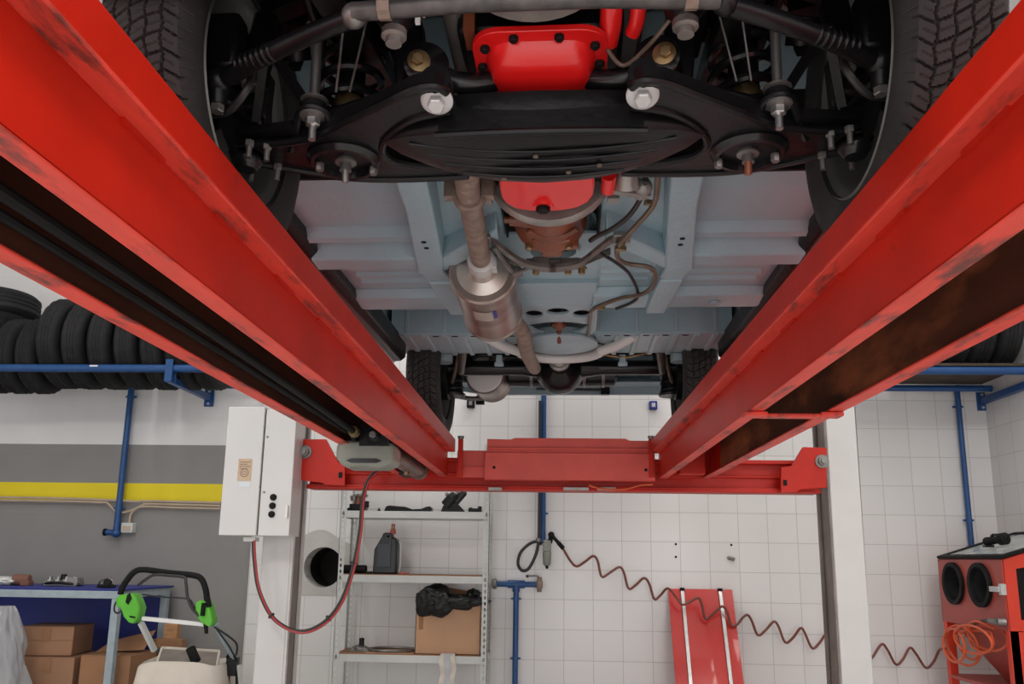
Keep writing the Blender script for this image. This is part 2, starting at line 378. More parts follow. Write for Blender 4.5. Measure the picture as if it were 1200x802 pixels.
# ================================================================== LIFT
ZD = H + 0.585                                # runway deck
YE = 4.12                                     # rear end of the runways
YS = -0.5
def web_poly(s):
    return None
def runway(s, label):
    t = thing('lift_runway', label, 'lift runway', (s * 0.70, YE, H + 0.398), group='red lift runways')
    x = lambda a: s * a
    m = MB()
    m.bb((x(.493), YS, ZD - 0.008), (x(.97), YE, ZD))                       # deck plate
    m.build('deck', RED, t, bevel=0.002)
    m = MB()
    m.bb((x(.489), YS, ZD - 0.062), (x(.497), YE, ZD - 0.001))              # folded lip
    m.build('edge_lip', RED, t, bevel=0.003)
    m = MB()
    m.bb((x(.489), YS, ZD - 0.066), (x(.530), YE, ZD - 0.060))
    m.build('lip_flange', RED_WORN_LIT, t, bevel=0.002)
    m = MB(); m.bb((x(.526), YS, H + .398), (x(.533), YE, ZD - 0.063))      # inner web
    
    y = 0.95
    while y < 4.0:                                                           # stitch welds along the lip
        m.box((x(.5262), y, ZD - 0.0675), (0.012, 0.11, 0.010)); y += 0.285
    m.build('inner_web', RED, t)
    m = MB(); m.bb((x(.526), YS, H + .396), (x(.566), YE, H + .403))
    m.build('inner_flange', RED_WORN_LIT, t, bevel=0.003)
    m = MB(); m.bb((x(.770), YS, H + .398), (x(.777), YE, ZD - 0.008))      # outer web
    m.build('outer_web', RED, t)
    m = MB(); m.bb((x(.735), YS, H + .396), (x(.777), YE, H + .403))
    m.build('outer_flange', RED_WORN_LIT, t, bevel=0.003)
    m = MB(); m.bb((x(.5335), YS, ZD - 0.012), (x(.769), YE - .3, ZD - 0.0085))   # inside of the channel: grease, plus its shade put into the colour
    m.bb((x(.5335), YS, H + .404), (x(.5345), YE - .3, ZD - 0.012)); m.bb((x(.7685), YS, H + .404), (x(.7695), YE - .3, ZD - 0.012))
    m.build('channel_lining', GREASE_SHADE, t)
    m = MB()
    m.bb((x(.526), YE - 0.006, H + .398), (x(.777), YE, ZD)); m.build('end_plate', RED, t)
    return t
rl = runway(-1, 'long red lift runway on the left, with black hydraulic hoses inside its channel')
rr = runway(1, 'long red lift runway on the right, with a flat cross strap under its channel')
# strap under the right runway
p0, p1 = at(898, 485, 3.26), at(1000, 480, 3.26)
m = MB()
ys = atz(900, 486, H + .39).y
m.box((.545, ys, H + .389), (.06, .05, .012)); m.box((.745, ys, H + .389), (.06, .05, .012)); m.box((.65, ys, H + .386), (.17, .038, .010))
m.build('cross_strap', RED_WORN_LIT, rr, bevel=0.003)
m = MB(); m.bb((.60, 3.93, H + .40), (.72, 4.0, ZD - .05)); m.build('stiffener', RED, rr, bevel=.003)
m = MB(); m.box((-.70, 3.98, H + .405), (.06, .16, .05)); m.build('stiffener', BLACK, rl, bevel=.003)
# hoses running along the left channel
m = MB(); m.tube(cr([(-.705, YS, H + .445), (-.704, 1.2, H + .45), (-.70, 2.2, H + .44), (-.70, 2.86, H + .43)], 6), 0.011, 10); m.build('hydraulic_hose', MATTE, rl)
m = MB(); m.tube(cr([(-.728, YS, H + .432), (-.728, 1.6, H + .435), (-.728, 2.86, H + .43)], 6), 0.008, 8); m.build('hydraulic_hose', MATTE, rl)
m = MB(); m.tube(cr([(-.575, 1.3, H + .43), (-.577, 2.2, H + .43), (-.58, 2.88, H + .43)], 6), 0.012, 8); m.build('hydraulic_hose', CABLE, rl)
m = MB(); m.lathe([(.017, 0), (.02, .01), (.02, .035), (.013, .036), (.013, .06)], (-.70, 2.84, H + .43), (0, 1, 0), 12); m.build('hose_fitting', BRASS, rl)
m = MB(); m.lathe([(.014, 0), (.017, .01), (.017, .035), (.010, .036), (.010, .06)], (-.58, 2.86, H + .43), (0, 1, 0), 12); m.build('hose_fitting', STEEL, rl)
m = MB(); m.box((-.64, 2.98, H + .425), (.11, .12, .075)); m.cyl((-.64, 2.90, H + .425), (-.64, 2.92, H + .425), .02); m.box((-.585, 3.0, H + .42), (.03, .08, .06)); m.tube([(-.72, 2.9, H + .42), (-.70, 2.96, H + .40), (-.69, 3.02, H + .40)], .008)
m.build('valve_block', BLACKG, rl, bevel=.006)
m = MB(); m.hexbolt((-.64, 2.90, H + .425), (0, -1, 0), .014, .012); m.build('valve_plug', OLDS, rl)
# lifting cylinder
m = MB(); m.tube([(-.655, 3.06, H + .405), (-.635, 3.90, H + .405)], .040, 20); m.lathe([(.047, 0), (.047, .05)], (-.635, 3.86, H + .405), (0, 1, 0), 20); m.build('lifting_cylinder', CYLB, rl)
m = MB(); m.hexbolt((-.642, 3.62, H + .366), (0, 0, -1), .012, .014); m.build('bleed_screw', BRASS, rl)
# pump tank hanging below the channel
pt = MB()
poly = [(-.78, -.03), (-.75, -.062), (-.61, -.062), (-.57, -.045), (-.57, .02), (-.60, .035), (-.75, .035), (-.78, .02)]
pt.prism(poly, (0, 2.93, H + .375), X, Z, (0, .15, 0))
pt.build('pump_tank', PUMPG, rl, bevel=.012)
m = MB(); m.prism([(-.74, -.052), (-.72, -.060), (-.63, -.060), (-.61, -.052), (-.63, -.044), (-.72, -.044)], (0, 2.926, H + .375 + .012), X, Z, (0, .01, 0)); m.build('tank_recess', BLACKG, rl)

# cross beam
def PB(px, py, Y): return at(px, py, Y)
YB = 4.16
cb = thing('lift_crossbeam', 'red crossbeam of the lift spanning the two white posts', 'lift crossbeam', (0.06, 4.25, H + .36))
xl, xr = at(352, 545, YB).x, at(970, 552, YB).x
zt = at(660, 537, 4.2).z; zb = at(660, 575, 4.2).z
m = MB()
m.bb((xl + .02, 4.22, zb), (xr - .02, 4.36, zb + .022)); m.bb((xl + .02, 4.22, zt - .02), (xr - .02, 4.36, zt)); m.bb((xl + .02, 4.27, zb), (xr - .02, 4.285, zt))
m.bb((xl + .02, 4.255, (zb + zt) / 2 - .006), (xr - .02, 4.27, (zb + zt) / 2 + .008)); m.bb((xl + .02, 4.215, zb - .002), (xr - .02, 4.225, zb + .012))
m.build('beam', RED, cb, bevel=.003)
m = MB()
a = at(568, 530, 4.14); b = at(768, 563, 4.14)
m.bb((a.x, 4.14, b.z), (b.x, 4.15, a.z)); m.bb((a.x, 4.14, b.z - .004), (b.x, 4.24, b.z + .006))
m.build('cover_plate', REDC, cb, bevel=.003)
m = MB()
c = at(571, 513, 4.15); d = at(764, 527, 4.15)
m.prism([(c.x, a.z - .002), (d.x, a.z - .002), (d.x, c.z - .01), (d.x - .11, c.z - .01), (d.x - .13, c.z), (c.x + .14, c.z), (c.x + .12, c.z - .008), (c.x, c.z - .006)], (0, 4.155, 0), X, Z, (0, .008, 0))
m.bb((c.x, 4.142, d.z - .006), (d.x, 4.17, d.z + .004))
m.build('top_plate', REDC, cb, bevel=.002)
for px, py in ((579, 548), (757, 551)):
    q = at(px, py, 4.14); MB().lathe([(.008, 0), (.007, .004)], q, (0, -1, 0), 10).build('bolt_hole', MATTE, cb)
m = MB(); e = at(536, 528, 4.18); f = at(570, 560, 4.18)
m.bb((e.x, 4.18, f.z), (f.x, 4.19, e.z)); m.bb((e.x, 4.17, f.z + .045), (f.x, 4.20, f.z + .055)); m.build('joint_plate', REDC, cb, bevel=.002)
for px in (540, 763):
    q = at(px, 515, 4.13); r_ = at(px, 560, 4.13)
    MB().bb((q.x - .012, 4.12, r_.z), (q.x + .012, 4.15, q.z)).build('clamp_plate', RED, cb, bevel=.003)
    MB().lathe([(.012, 0), (.012, .03), (.016, .03), (.016, .042)], (q.x, 4.135, q.z - .025), (0, 0, 1), 12).build('clamp_bolt', OLDS, cb)
for s, pts in ((-1, [(352, 515), (382, 515), (396, 542), (404, 543), (404, 569), (380, 568), (378, 566), (353, 563)]),
               (1, [(969, 525), (941, 524), (928, 546), (915, 548), (915, 577), (934, 577), (938, 574), (969, 572)])):
    poly = [(at(px, py, YB).x, at(px, py, YB).z) for px, py in pts]
    if s < 0: poly = poly[::-1]
    MB().prism(poly, (0, YB, 0), X, Z, (0, .02, 0)).build('end_bracket', RED, cb, bevel=.003)
    m = MB(); q = at(399 if s < 0 else 920, 557 if s < 0 else 566, YB)
    m.box((q.x, YB - .001, q.z), (.018, .006, .028)); m.build('bracket_slot', MATTE, cb)
    q = at(358 if s < 0 else 963, 530 if s < 0 else 541, YB)
    m = MB(); m.lathe([(.034, 0), (.034, .008), (.022, .008), (.022, .03), (.014, .03), (.014, .045)], (q.x, YB, q.z), (0, -1, 0), 12); m.build('guide_bolt', OLDS, cb)
for px0, px1 in ((572, 588), (660, 690), (700, 722)):
    q0, q1 = at(px0, 571, 4.17), at(px1, 575, 4.17); MB().bb((q0.x, 4.17, q1.z), (q1.x, 4.2, q0.z)).build('safety_latch', ALU, cb, bevel=.002)
m = MB(); m.tube(cr([at(690, 569, 4.16), at(705, 573, 4.16), at(730, 574, 4.15), at(750, 569, 4.16), at(765, 568, 4.16)], 6), .005); m.build('air_tube', HOSEO, cb)
m = MB(); m.tube(cr([at(412, 541, 4.2), at(440, 546, 4.2), at(470, 548, 4.2)], 5), .012); m.build('cable_sheave_rod', RED_WORN_LIT, cb)

# posts
def post(s, xa, label):
    xb = xa + s * 0.155; xm = (xa + xb) / 2
    t = thing('lift_post', label, 'lift post', (xm, 4.34, 0))
    m = MB()
    y0, y1 = 4.22, 4.42
    m.bb((xa + s * .006, y0, 0), (xb, y0 + .008, 2.5)); m.bb((xb - s * .008, y0, 0), (xb, y1, 2.5)); m.bb((xa + s * .006, y1 - .008, 0), (xb, y1, 2.5))
    m.build('column', WHITE2, t, bevel=.004)
    m = MB(); m.bb((xa + s * .01, y0 + .03, .02), (xa + s * .03, y1 - .02, 2.45)); m.build('inner_track', GREYT, t)
    m = MB(); m.bb((xa - s * .004, y0 + .004, .02), (xa + s * .008, y0 + .03, 2.45)); m.bb((xa - s * .004, y1 - .03, .02), (xa + s * .008, y1 - .004, 2.45)); m.build('track_edge', WHITE2 if s < 0 else GREYT, t)
    m = MB(); m.bb((xm - .16, y0 - .1, 0), (xm + .16, y1 + .1, .015)); m.build('base_plate', WHITE2, t, bevel=.003)
    return t
pl = post(-1, at(349, 540, 4.22).x, 'white lift post on the left, carrying the control box')
pr = post(1, at(970, 552, 4.22).x, 'white lift post on the right with a dark inner track')
m = MB(); k = at(344, 560, 4.5); m.bb((k.x + .03, 4.46, 0), (k.x + .055, 4.49, 2.4)); m.build('ladder_bar', OLDS, pl)

# control box on the left post
YC = 4.02
bx = thing('control_box', 'white control box with three black buttons on the left lift post', 'control box', at(300, 628, YC))
def quad(pts, Y): return [(at(px, py, Y).x, at(px, py, Y).z) for px, py in pts]
ba, bb_ = at(268, 474, YC), at(297, 628, YC)
xa0 = at(262, 552, YC).x; xs = at(306, 552, YC).x; xe = at(343, 552, YC).x
z1 = at(300, 477, YC).z; z0 = at(300, 628, YC).z
MB().bb((xa0, YC, z0), (xs - .003, 4.19, z1)).build('door', WHITE, bx, bevel=.004)
z1b = at(330, 480, YC).z
MB().bb((xs + .003, YC + .006, z0), (xe, 4.19, z1b)).build('side_compartment', WHITE, bx, bevel=.004)
m = MB(); m.bb((xs - .006, YC + .02, z0 + .01), (xs + .006, 4.2, z1 - .01)); m.bb((xa0 + .02, 4.19, z0 + .05), (xe - .02, 4.222, z1 - .05)); m.build('back_housing', MATTE, bx)
for px, py in ((320, 583), (319, 593), (318, 603)):
    q = at(px, py, YC); MB().lathe([(.0165, 0), (.0165, .006), (.012, .010), (.012, .013)], (q.x, YC + .006, q.z), (0, -1, 0), 20).build('push_button', MATTE, bx)
q0, q1 = at(280, 538, YC), at(294, 564, YC)
st = MB().bb((q0.x, YC - .002, q1.z), (q1.x, YC, q0.z)).build('rating_label', LABEL, bx)
m = MB(); cx, cz = (q0.x + q1.x) / 2, q1.z + .04
m.lathe([(.021, 0), (.021, .0008), (.017, .0008), (.017, 0)], (cx, YC - .002, cz), (0, -1, 0), 24, cap=False)
m.lathe([(.010, 0), (.010, .0008), (.007, .0008), (.007, 0)], (cx, YC - .002, cz), (0, -1, 0), 24, cap=False)
for i in range(4): m.bb((q0.x + .008, YC - .0028, q0.z - .018 - i * .011), (q1.x - .008 - (i % 2) * .014, YC - .002, q0.z - .014 - i * .011))
m.build('label_print', TEXTG, st)
q0, q1 = at(281, 565, YC), at(293, 571, YC); MB().bb((q0.x, YC - .002, q1.z), (q1.x, YC, q0.z)).build('paper_label', PAPER, bx)
for px, py in ((310, 500), (305, 524), (303, 571), (309, 577), (299, 610), (313, 512)):
    q = at(px, py, YC); MB().lathe([(.006, 0), (.004, .004)], (q.x, YC + .005, q.z), (0, -1, 0), 8).build('screw', OLDS, bx)
q = at(335, 600, YC); MB().bb((q.x, YC - .012, q.z - .03), (q.x + .012, YC + .005, q.z + .03)).build('latch', WHITEM, bx, bevel=.002)
q = at(293, 630, YC + .04); MB().bb((q.x - .03, YC + .03, q.z - .02), (q.x + .03, YC + .09, q.z)).build('cable_gland', SHELFG, bx, bevel=.003)
# cable from the box up to the crossbeam
pts = [(297, 632), (298, 655), (303, 690), (318, 722), (340, 738), (362, 739), (385, 725), (402, 700), (415, 660), (422, 620), (425, 585), (432, 562), (445, 550)]
P3 = [at(px, py, 4.06 if i < 11 else 4.06 + .05 * (i - 10)) for i, (px, py) in enumerate(pts)]
t = thing('power_cable', 'black and red cable hanging in a loop from the control box to the crossbeam', 'cable', P3[5])
MB().tube(cr(P3, 8), .0095, 10).build('black_cable', CABLE, t)
MB().tube([p + V((.009, -.008, -.006)) for p in cr(P3, 8)], .0055, 8).build('red_cable', CABLER, t)
for i in (3, 6, 8):
    MB().lathe([(.016, -.005), (.018, 0), (.016, .005)], P3[i], P3[i + 1] - P3[i - 1], 10).build('cable_tie', CABLE, t)
# ================================================================== CAR  (local frame: x across, y from the front axle to the rear, z above the runway deck)
car = thing('car', 'pale blue classic car standing on the lift, seen from below', 'car', (-0.022, 1.48, ZD), math.radians(-1.38))
CM = MW['car']; CI = CM.inverted()
CO = CI @ V((0, 0, H))
def cy(px, py, y):
    d = CI.to_3x3() @ ray(px, py); return CO + d * ((y - CO.y) / d.y)
def cz(px, py, z):
    d = CI.to_3x3() @ ray(px, py); return CO + d * ((z - CO.z) / d.z)
def part(m, name, mt, parent=None, bevel=0, **k):
    return m.build(name, mt, parent or car, bevel=bevel, local=True, **k)
SD = (-1, 1)

# ---- body shell (sides with wheel arches, roof) that closes the car above
def arch(cx, r, z0, n=14): return [(cx + r * math.cos(a), max(z0, .30 + r * math.sin(a))) for a in [PI * k / n for k in range(n + 1)]][::-1]
prof = [(-.78, .42)] + [(-.37, .31)] + arch(0, .36, .31) + [(.40, .31), (2.20, .31)] + arch(2.62, .36, .31) + [(3.05, .33), (3.42, .42), (3.46, .85), (2.7, .95), (2.3, 1.36), (1.0, 1.38), (.55, .98), (-.7, .90)]
for s in SD:
    part(MB().prism(prof, (s * .775, 0, 0), Yv, Z, (s * .022, 0, 0)), 'body_side', PALE2)
m = MB()
top = [(3.42, .42), (3.46, .85), (2.7, .95), (2.3, 1.36), (1.0, 1.38), (.55, .98), (-.7, .90), (-.78, .42)]
for a, b in zip(top[:-1], top[1:]):
    m.hexa([(-.79, a[0], a[1]), (.79, a[0], a[1]), (.79, b[0], b[1]), (-.79, b[0], b[1]), (-.79, a[0], a[1] + .015), (.79, a[0], a[1] + .015), (.79, b[0], b[1] + .015), (-.79, b[0], b[1] + .015)])
part(m, 'body_top', PALE2)
# ---- inner wings / engine bay (black painted)
for s in SD:
    m = MB()
    m.bb((s * .44, -.72, .52), (s * .47, .36, .92))
    m.hexa([(s * .44, -.72, .50), (s * .47, -.72, .50), (s * .47, .30, .50), (s * .44, .30, .50), (s * .34, -.72, .60), (s * .37, -.72, .60), (s * .37, .30, .60), (s * .34, .30, .60)])
    m.prism([(-.72, .34), (-.3, .34), (.0, .40), (.30, .44), (.34, .46), (-.72, .46)], (s * .33, 0, 0), Yv, Z, (s * .06, 0, 0))
    part(m, 'inner_wing', BLACK)
    m = MB()
    for k in range(12):
        a0 = PI * k / 12; a1 = PI * (k + 1) / 12
        p = [(.345 * math.cos(a), .31 + .345 * math.sin(a)) for a in (a0, a1)]; q = [(.355 * math.cos(a), .31 + .355 * math.sin(a)) for a in (a0, a1)]
        m.hexa([(s * .47, p[0][0], p[0][1]), (s * .775, p[0][0], p[0][1]), (s * .775, p[1][0], p[1][1]), (s * .47, p[1][0], p[1][1]),
                (s * .47, q[0][0], q[0][1]), (s * .775, q[0][0], q[0][1]), (s * .775, q[1][0], q[1][1]), (s * .47, q[1][0], q[1][1])])
    part(m, 'front_wheel_arch', MATTE)
    m = MB()
    for k in range(1, 11):
        a0 = PI * k / 12; a1 = PI * (k + 1) / 12
        p = [(2.62 + .345 * math.cos(a), .31 + .345 * math.sin(a)) for a in (a0, a1)]; q = [(2.62 + .355 * math.cos(a), .31 + .355 * math.sin(a)) for a in (a0, a1)]
        m.hexa([(s * .50, p[0][0], p[0][1]), (s * .775, p[0][0], p[0][1]), (s * .775, p[1][0], p[1][1]), (s * .50, p[1][0], p[1][1]),
                (s * .50, q[0][0], q[0][1]), (s * .775, q[0][0], q[0][1]), (s * .775, q[1][0], q[1][1]), (s * .50, q[1][0], q[1][1])])
    m.bb((s * .49, 2.2, .42), (s * .50, 3.0, .70))
    part(m, 'rear_wheel_arch', MATTE)
m = MB(); m.bb((-.78, .36, .42), (.78, .375, .95)); part(m, 'firewall', BLACK)

# ---- floor pan
def sheet(m, pts, th=.008):   # pts: list of (x0,x1,y,z) stations -> plate
    for a, b in zip(pts[:-1], pts[1:]):
        m.hexa([(a[0], a[2], a[3]), (a[1], a[2], a[3]), (b[1], b[2], b[3]), (b[0], b[2], b[3]),
                (a[0], a[2], a[3] + th), (a[1], a[2], a[3] + th), (b[1], b[2], b[3] + th), (b[0], b[2], b[3] + th)])
    return m
for s in SD:
    xi, xo = .135, .75
    m = MB()
    pts = [(s * xi, s * xo, .16, .60), (s * xi, s * xo, .44, .365), (s * xi, s * xo, .52, .352), (s * xi, s * xo, .73, .350), (s * xi, s * xo, 1.46, .352)]
    sheet(m, pts)
    part(m, 'floor_pan', PALE, bevel=.003)
    # pressed ribs in the rear footwell
    for y in (1.075, 1.145, 1.215):
        m = MB()
        m.prism([(-.020, 0), (-.009, -.012), (.009, -.012), (.020, 0)], (s * .40, y, .352), Yv, Z, (s * .27, 0, 0)); part(m, 'floor_rib', PALE)
        m = MB()
        m.prism([(-.014, 0), (-.006, -.008), (.006, -.008), (.014, 0)], (s * .15, y, .352), Yv, Z, (s * .16, 0, 0)); part(m, 'floor_rib', PALE)
    # lateral beams
    m = MB(); m.prism([(.735, .352), (.76, .325), (.79, .322), (.80, .352)], (s * .40, 0, 0), Yv, Z, (s * .35, 0, 0)); part(m, 'floor_bead', PALE)
    m = MB(); m.prism([(.845, .352), (.875, .300), (.955, .297), (.985, .352)], (s * .34, 0, 0), Yv, Z, (s * .40, 0, 0)); part(m, 'seat_crossmember', PALE, bevel=.006)
    m = MB(); m.prism([(1.30, .352), (1.325, .322), (1.43, .318), (1.46, .322), (1.46, .36)], (s * .13, 0, 0), Yv, Z, (s * .62, 0, 0)); part(m, 'rear_crossmember', PALE, bevel=.006)
    # main rails
    m = MB()
    zr = .285
    st = [(.28, .365, .10), (.285, .36, .30), (.30, .37, .50), (.335, .415, .90), (.345, .425, .97)]
    for a, b in zip(st[:-1], st[1:]):
        m.hexa([(s * a[0], a[2], zr), (s * a[1], a[2], zr), (s * b[1], b[2], zr), (s * b[0], b[2], zr),
                (s * (a[0] - .01), a[2], .36), (s * (a[1] + .01), a[2], .36), (s * (b[1] + .01), b[2], .36), (s * (b[0] - .01), b[2], .36)])
    r_ = part(m, 'chassis_rail', PALE, bevel=.006)
    for y in (.70, .745):
        part(MB().lathe([(.0075, 0), (.0075, .003)], (s * .36, y, zr - .002), (0, 0, 1), 10), 'drain_hole', MATTE, r_)
    m = MB()
    st = [(.345, .425, .95), (.335, .410, 1.08), (.325, .395, 1.46)]
    for a, b in zip(st[:-1], st[1:]):
        m.hexa([(s * a[0], a[2], .292), (s * a[1], a[2], .292), (s * b[1], b[2], .298), (s * b[0], b[2], .298),
                (s * (a[0] - .008), a[2], .36), (s * (a[1] + .008), a[2], .36), (s * (b[1] + .008), b[2], .36), (s * (b[0] - .008), b[2], .36)])
    part(m, 'rear_rail', PALE, bevel=.006)
    # gearbox outrigger
    m = MB(); m.hexa([(s * .15, .66, .300), (s * .34, .86, .292), (s * .345, .97, .292), (s * .15, .755, .300), (s * .15, .64, .36), (s * .34, .84, .36), (s * .345, .99, .36), (s * .15, .775, .36)])
    part(m, 'gearbox_outrigger', PALE, bevel=.006)
    # sill
    m = MB(); m.prism([(.715, .36), (.715, .325), (.74, .305), (.775, .305), (.775, .40), (.715, .40)], (0, .42, 0), s * X, Z, (0, 1.80, 0)); part(m, 'sill', BLACK, bevel=.006)
    # rear seat pan: wall and ribbed panel
    m = MB(); sheet(m, [(s * .13, s * .75, 1.46, .50), (s * .13, s * .75, 2.05, .50)]); m.bb((s * .13, 2.045, .392), (s * .75, 2.055, .505)); m.bb((s * .13, 1.455, .355), (s * .75, 1.463, .505))
    part(m, 'rear_footwell', PALE)
    m = MB(); m.bb((s * .13, 2.05, .385), (s * .75, 2.40, .393)); m.bb((s * .13, 2.39, .385), (s * .75, 2.40, .60)); part(m, 'rear_seat_panel', PALE2)
    for k, x in enumerate((.17, .255, .34, .425, .51, .60, .68)):
        m = MB(); m.prism([(-.014, 0), (-.009, -.009), (.009, -.009), (.014, 0)], (s * x, 2.055, .385), X, Z, (0, .34, 0))
        m.prism([(-.010, 0), (-.006, -.006), (.006, -.006), (.010, 0)], (s * x, 2.047, .393), X, -Yv * -1, (0, 0, .10)) if k % 2 == 0 else None
        part(m, 'panel_rib', PALE2)
        if k < 5:
            part(MB().prism(circ(0, 0, .016, 12, .008), (s * (x + .042), 2.075, .3845), X, Yv, (0, 0, -.001)), 'panel_slot', MATTE)
    # bump stop
    part(MB().lathe([(.045, 0), (.045, .075), (.052, .08), (.052, .16)], (s * .575, 2.46, .355), (0, 0, 1), 20), 'bump_stop_cup', PALE2)
m = MB(); part(MB().lathe([(.020, 0), (.020, .004), (.012, .004), (.012, .007)], (.56, 1.39, .318), (0, 0, -1), 16), 'floor_grommet', PALE)
# tunnel roof over the gearbox and shaft
m = MB()
for y0, y1, w, h in ((.16, .80, .135, .20), (.80, 1.46, .135, .10)):
    n = 10
    for k in range(n):
        a0, a1 = PI * k / n, PI * (k + 1) / n
        p = [(w * math.cos(a), .352 + h * math.sin(a)) for a in (a0, a1)]
        m.hexa([(p[0][0], y0, p[0][1]), (p[1][0], y0, p[1][1]), (p[1][0], y1, p[1][1]), (p[0][0], y1, p[0][1]),
                (p[0][0] * 1.05, y0, p[0][1] + .008), (p[1][0] * 1.05, y0, p[1][1] + .008), (p[1][0] * 1.05, y1, p[1][1] + .008), (p[0][0] * 1.05, y1, p[0][1] + .008)])
part(m, 'tunnel', PALE)
# panel closing the tunnel behind the gearbox with an opening round the shaft
op = [(.075 * math.cos(a), .905 + .075 * math.sin(a) * .9) for a in [2 * PI * k / 20 for k in range(20)]]
hol = [(x, y) for x, y in op if True]
m = MB(); m.prism([(-.14, .80), (.14, .80), (.14, 1.20), (-.14, 1.20)], (0, 0, .345), X, Yv, (0, 0, .008), holes=[hol]); m.prism([(-.14, 1.20), (.14, 1.20), (.14, 1.46), (-.14, 1.46)], (0, 0, .330), X, Yv, (0, 0, .02))
m.lathe([(.085, 0), (.078, .018), (.070, .018), (.070, 0)], (0, .905, .348), (0, 0, -1), 28, cap=False)
part(m, 'tunnel_cover', PALE)
# shaft-support bridge with three openings behind the rear crossmember
m = MB(); R = .145
out = [(-.155, 1.46), (.155, 1.46), (.158, 1.95), (.12, 2.06), (0, 2.10), (-.12, 2.06), (-.158, 1.95)]
m.prism(out, (0, 0, .372), X, Yv, (0, 0, .01), holes=[circ(-.095, 1.70, .036, 18, .05), circ(.095, 1.70, .036, 18, .05), circ(0, 1.665, .045, 18, .045),
        [(-.135, 1.86), (-.06, 1.82), (0, 1.81), (.06, 1.82), (.135, 1.86), (.09, 1.965), (.035, 2.00), (-.035, 2.00), (-.09, 1.965)]])
part(m, 'shaft_bridge', PALE2)
part(MB().bb((-.15, 1.47, .46), (.15, 2.05, .47)), 'tunnel_roof', MATTE)
m = MB(); m.ball((0, 1.90, .385), .030, 10, (1, 1, .8)); m.cyl((0, 1.74, .40), (0, 2.0, .375), .012); m.cyl((0, 1.95, .37), (0, 2.02, .34), .009)
part(m, 'handbrake_linkage', BROWN)
m = MB(); m.tube([(0, 1.98, .366), (.28, 2.24, .368)], .004, 6); m.tube([(0, 1.98, .366), (-.28, 2.24, .368)], .004, 6); part(m, 'handbrake_cable', CABLE)
# pale tub with bright rim at the end of the tunnel
m = MB()
m.lathe([(.155, 0), (.165, .03), (.172, .035), (.172, .045), (.15, .05), (.10, .06), (0.001, .065)], (0, 2.13, .40), (0, 0, -1), 32, cap=False)
part(m, 'tunnel_end_dome', PALE2)
m = MB(); arc = [(.185 * math.cos(a), 2.19 + .15 * math.sin(a) * 1.0, .345) for a in [PI * k / 20 for k in range(21)]]
arc = [(-.34, 2.12, .40), (-.25, 2.16, .358)] + arc[::-1] + [(.25, 2.16, .358), (.34, 2.12, .40)]
m.tube([V(p) for p in arc], .024, 12); part(m, 'axle_hoop', WHITE2)

# ---- rear: axle, differential, springs, tank, valance
m = MB()
m.cyl((-.62, 2.62, .365), (.62, 2.62, .365), .038, seg=20); m.cyl((.10, 2.62, .365), (.19, 2.62, .365), .055, .040, 20); m.cyl((-.10, 2.62, .365), (-.19, 2.62, .365), .055, .040, 20)
axl = part(m, 'rear_axle', BLACKG)
m = MB(); m.lathe([(.03, -.20), (.045, -.19), (.05, -.12), (.10, -.07), (.125, 0), (.118, .05), (.09, .09), (.02, .115)], (-.005, 2.62, .355), (0, 1, 0), 28)
part(m, 'differential', BLACKG, axl)
part(MB().lathe([(.052, 0), (.052, .015), (.04, .02), (.04, .05), (.02, .06)], (-.005, 2.43, .355), (0, -1, 0), 20), 'pinion_flange', OLDS, axl)
m = MB(); m.cyl((-.01, .9, .44), (-.005, 2.42, .40), .026); part(m, 'drive_shaft', BLACK)
for s in SD:
    m = MB(); h0 = .23
    path = [(s * .555 + .048 * math.cos(t * 2 * PI), 2.66 + .048 * math.sin(t * 2 * PI), h0 + .24 * t / 6) for t in [k / 14 for k in range(14 * 6 + 1)]]
    m.tube(path, .009, 8); part(m, 'rear_coil_spring', BLACK)
    m = MB(); m.lathe([(.062, 0), (.066, .012), (.055, .02), (.045, .10), (.03, .16)], (s * .555, 2.66, .225), (0, 0, 1), 20); part(m, 'rear_spring_seat', BLACK)
    m = MB(); m.cyl((s * .47, 2.40, .40), (s * .505, 2.58, .335), .018); part(m, 'damper_bush', OLDS)
    m = MB(); m.tube(cr([(s * .50, 2.46, .42), (s * .53, 2.55, .34), (s * .56, 2.63, .275)], 5), .009); part(m, 'damper_rod', BRLINE)
    m = MB(); m.cyl((s * .57, 2.62, .32), (s * .63, 2.62, .32), .12, seg=28); part(m, 'rear_brake_drum', BLACK)
    m = MB(); m.box((s * .30, 2.46, .365), (.03, .05, .05)); m.box((s * .30, 2.45, .345), (.045, .02, .02)); part(m, 'hanger_bracket', PALE2, bevel=.003)
m = MB(); m.bar((-.48, 2.50, .405), (.48, 2.52, .415), .022, .022); m.tube(cr([(-.40, 2.47, .40), (-.2, 2.5, .39), (0, 2.52, .42), (.2, 2.5, .40), (.42, 2.47, .405)], 6), .008); part(m, 'panhard_rod', BLACK)
m = MB(); m.tube(cr([(.20, 2.42, .385), (.30, 2.44, .375), (.36, 2.43, .38), (.44, 2.44, .40)], 5), .006); part(m, 'rear_brake_pipe', BRASS)
